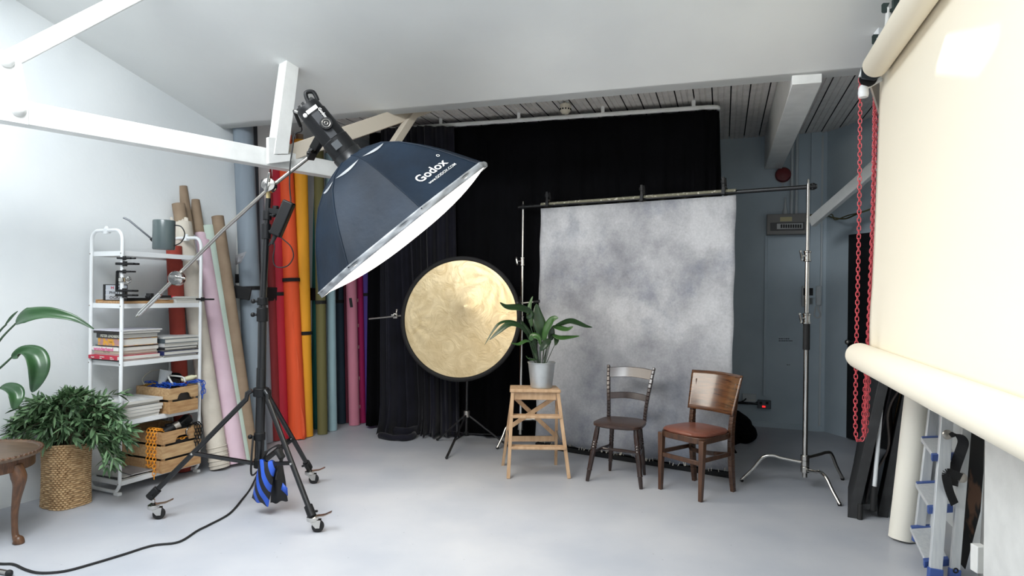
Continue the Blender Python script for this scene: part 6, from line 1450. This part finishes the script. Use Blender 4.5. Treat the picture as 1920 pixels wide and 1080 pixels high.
mk('cable_stub', MB().tube([c-V((0, 0, .085)), c-V((0, 0, .16))], .008, 8), m_fit, al)
ic = thing('intercom', 'pale wall intercom with a small dark screen, handset and curly cord', 'intercom', BWP(1522, 576))
mk('panel', wallbox(1503, 536, 1527, 575, .03), m_lgrey, ic, bevel=.006)
sc_ = mk('screen', wallbox(1506, 540, 1524, 554, .006, .03), m_black, ic, bevel=.002)
mk('keypad', wallbox(1506, 558, 1524, 571, .005, .03), pal('beige keypad', (182, 182, 170)), ic, bevel=.002)
mk('handset', wallbox(1528.5, 536, 1540, 573, .05), m_fit, ic, bevel=.012)
mb = MB(); mb.tube(bez([BWP(1530, 574, .03), BWP(1528, 582, .03), BWP(1527, 592, .03), BWP(1533, 596, .03), BWP(1538, 590, .03), BWP(1534, 580, .03), BWP(1534, 573, .03)], 6), .010, 8); mk('cord', mb, m_lgrey, ic)
s1 = thing('data_socket', 'double white wall outlet with little bright tabs, low on the alcove wall', 'socket', BWP(1405, 752))
mk('plate', wallbox(1392, 738, 1418, 753, .035), m_fit, s1, bevel=.004)
for k in range(4): mk('tab', wallbox(1400+4.2*k, 748.3, 1403+4.2*k, 750.5, .004, .035), m_wht, s1)
s2 = thing('power_socket', 'grey metal double power socket with a glowing red switch', 'socket', BWP(1433, 765))
mk('plate', wallbox(1420, 749.5, 1445.5, 765, .05), M('grey metal', (92, 98, 104), .4, .5), s2, bevel=.006)
for u in (1426.5, 1438): mk('rocker', wallbox(u-2.5, 752, u+2.5, 757, .004, .05), m_black, s2)
mk('red_rocker', wallbox(1429, 759.5, 1435, 762.5, .004, .05), M('glowing red switch', (255, 40, 40), .4, emit=1.5), s2)
mb = MB(); mb.tube(bez([BWP(1399, 747, .045), BWP(1395, 751, .05), BWP(1386, 755, .05), BWP(1377, 758, .05)], 5), .007, 8); mb.tube(bez([BWP(1421, 754, .03), BWP(1405, 754, .02), BWP(1385, 754, .02), BWP(1376, 756, .03)], 5), .008, 8); mb.tube(bez([BWP(1421, 758, .03), BWP(1400, 757, .02), BWP(1376, 756, .03)], 5), .007, 8)
solo('socket_cable', 'black cables running from the low wall outlets behind the canvas', 'cable', mb, m_rubber)
nt_ = solo('paper_note', 'small pale printed note stuck on the alcove wall', 'note', wallbox(1458, 631, 1495, 647, .003), m_alcove)
mb = MB(); rr = random.Random(2)
for r_, (vv, ue) in enumerate(((635.2, 1480), (639, 1486))):
    u = 1460
    while u < ue:
        w = rr.uniform(1.2, 3.6); m2 = wallbox(u, vv-.9, min(u+w, ue), vv+.9, .001, .0035); mb.add(m2.v, m2.f); u += w+.8
mk('print_lines', mb, pal('faded print', (62, 74, 86)), nt_)
mb = MB(); mm = wallbox(1475, 683.5, 1478.5, 684.6, .001, .002); mb.add(mm.v, mm.f); mm = wallbox(1479.5, 683.2, 1481, 684.8, .001, .002); mb.add(mm.v, mm.f)
solo('small_mark', 'tiny dark pencil mark on the alcove wall below the note', 'mark', mb, pal('pencil', (60, 70, 80)))
# loose wires along the alcove corner
mb = MB(); mb.tube(bez([BWP(1512, 405, .03), BWP(1530, 402, .04), BWP(1550, 404, .04), P(1562, 408, 6.6), P(1585, 410, 6.4), P(1610, 400, 6.2), P(1645, 388, 5.9)], 7), .008, 8)
mb.tube(bez([BWP(1548, 405, .05), P(1560, 402, 6.6), P(1566, 412, 6.5), P(1590, 404, 6.35), P(1620, 397, 6.1)], 6), .006, 8)
solo('loose_wiring', 'dark and yellow loose wires draped across the alcove corner', 'cable', mb, M('muddy yellow cable', (92, 88, 52), .6))
# smoke detector on the plank ceiling
q = ON(1060, 190, (0, 0, ZP), (0, 0, 1)); sd_ = thing('smoke_detector', 'cream smoke detector dangling from the plank ceiling above the curtain rail', 'smoke detector', q)
mb = MB(); c = P(1060, 194, q.y); mb.lathe([(.03, .0), (.05, -.01), (.053, -.05), (.046, -.075), (.03, -.095), (.0, -.1)], c, (0, 0, 1), 28, cap=False); mb.lathe([(0, .0), (.03, 0)], c, n=28, cap=False); mk('body', mb, pal('cream plastic', (212, 204, 186)), sd_)
mb = MB()
for k in range(12):
    a = 2*PI*k/12; mb.box(c+V((.0505*math.cos(a), .0505*math.sin(a), -.058)), (.012, .012, .012), Matrix.Rotation(a, 3, 'Z'))
mk('vents', mb, m_gap, sd_)
mb = MB(); mb.tube(bez([V((q.x-.03, q.y, ZP)), V((q.x-.02, q.y, ZP-.05)), c+V((.025, 0, .05)), c+V((.02, 0, 0))], 6), .009, 8); mk('wire', mb, m_fit, sd_)
mb = MB(); a = P(1312, 165, 6.05); mb.tube(bez([V((a.x, a.y, ZP)), V((a.x-.03, a.y, ZP-.12)), P(1304, 212, 6.2), P(1302, 240, 6.3), P(1301, 266, 6.3)], 6), .007, 8); solo('hanging_wire', 'thin pale wire dangling behind the curtain rail near its bend', 'wire', mb, m_fit)
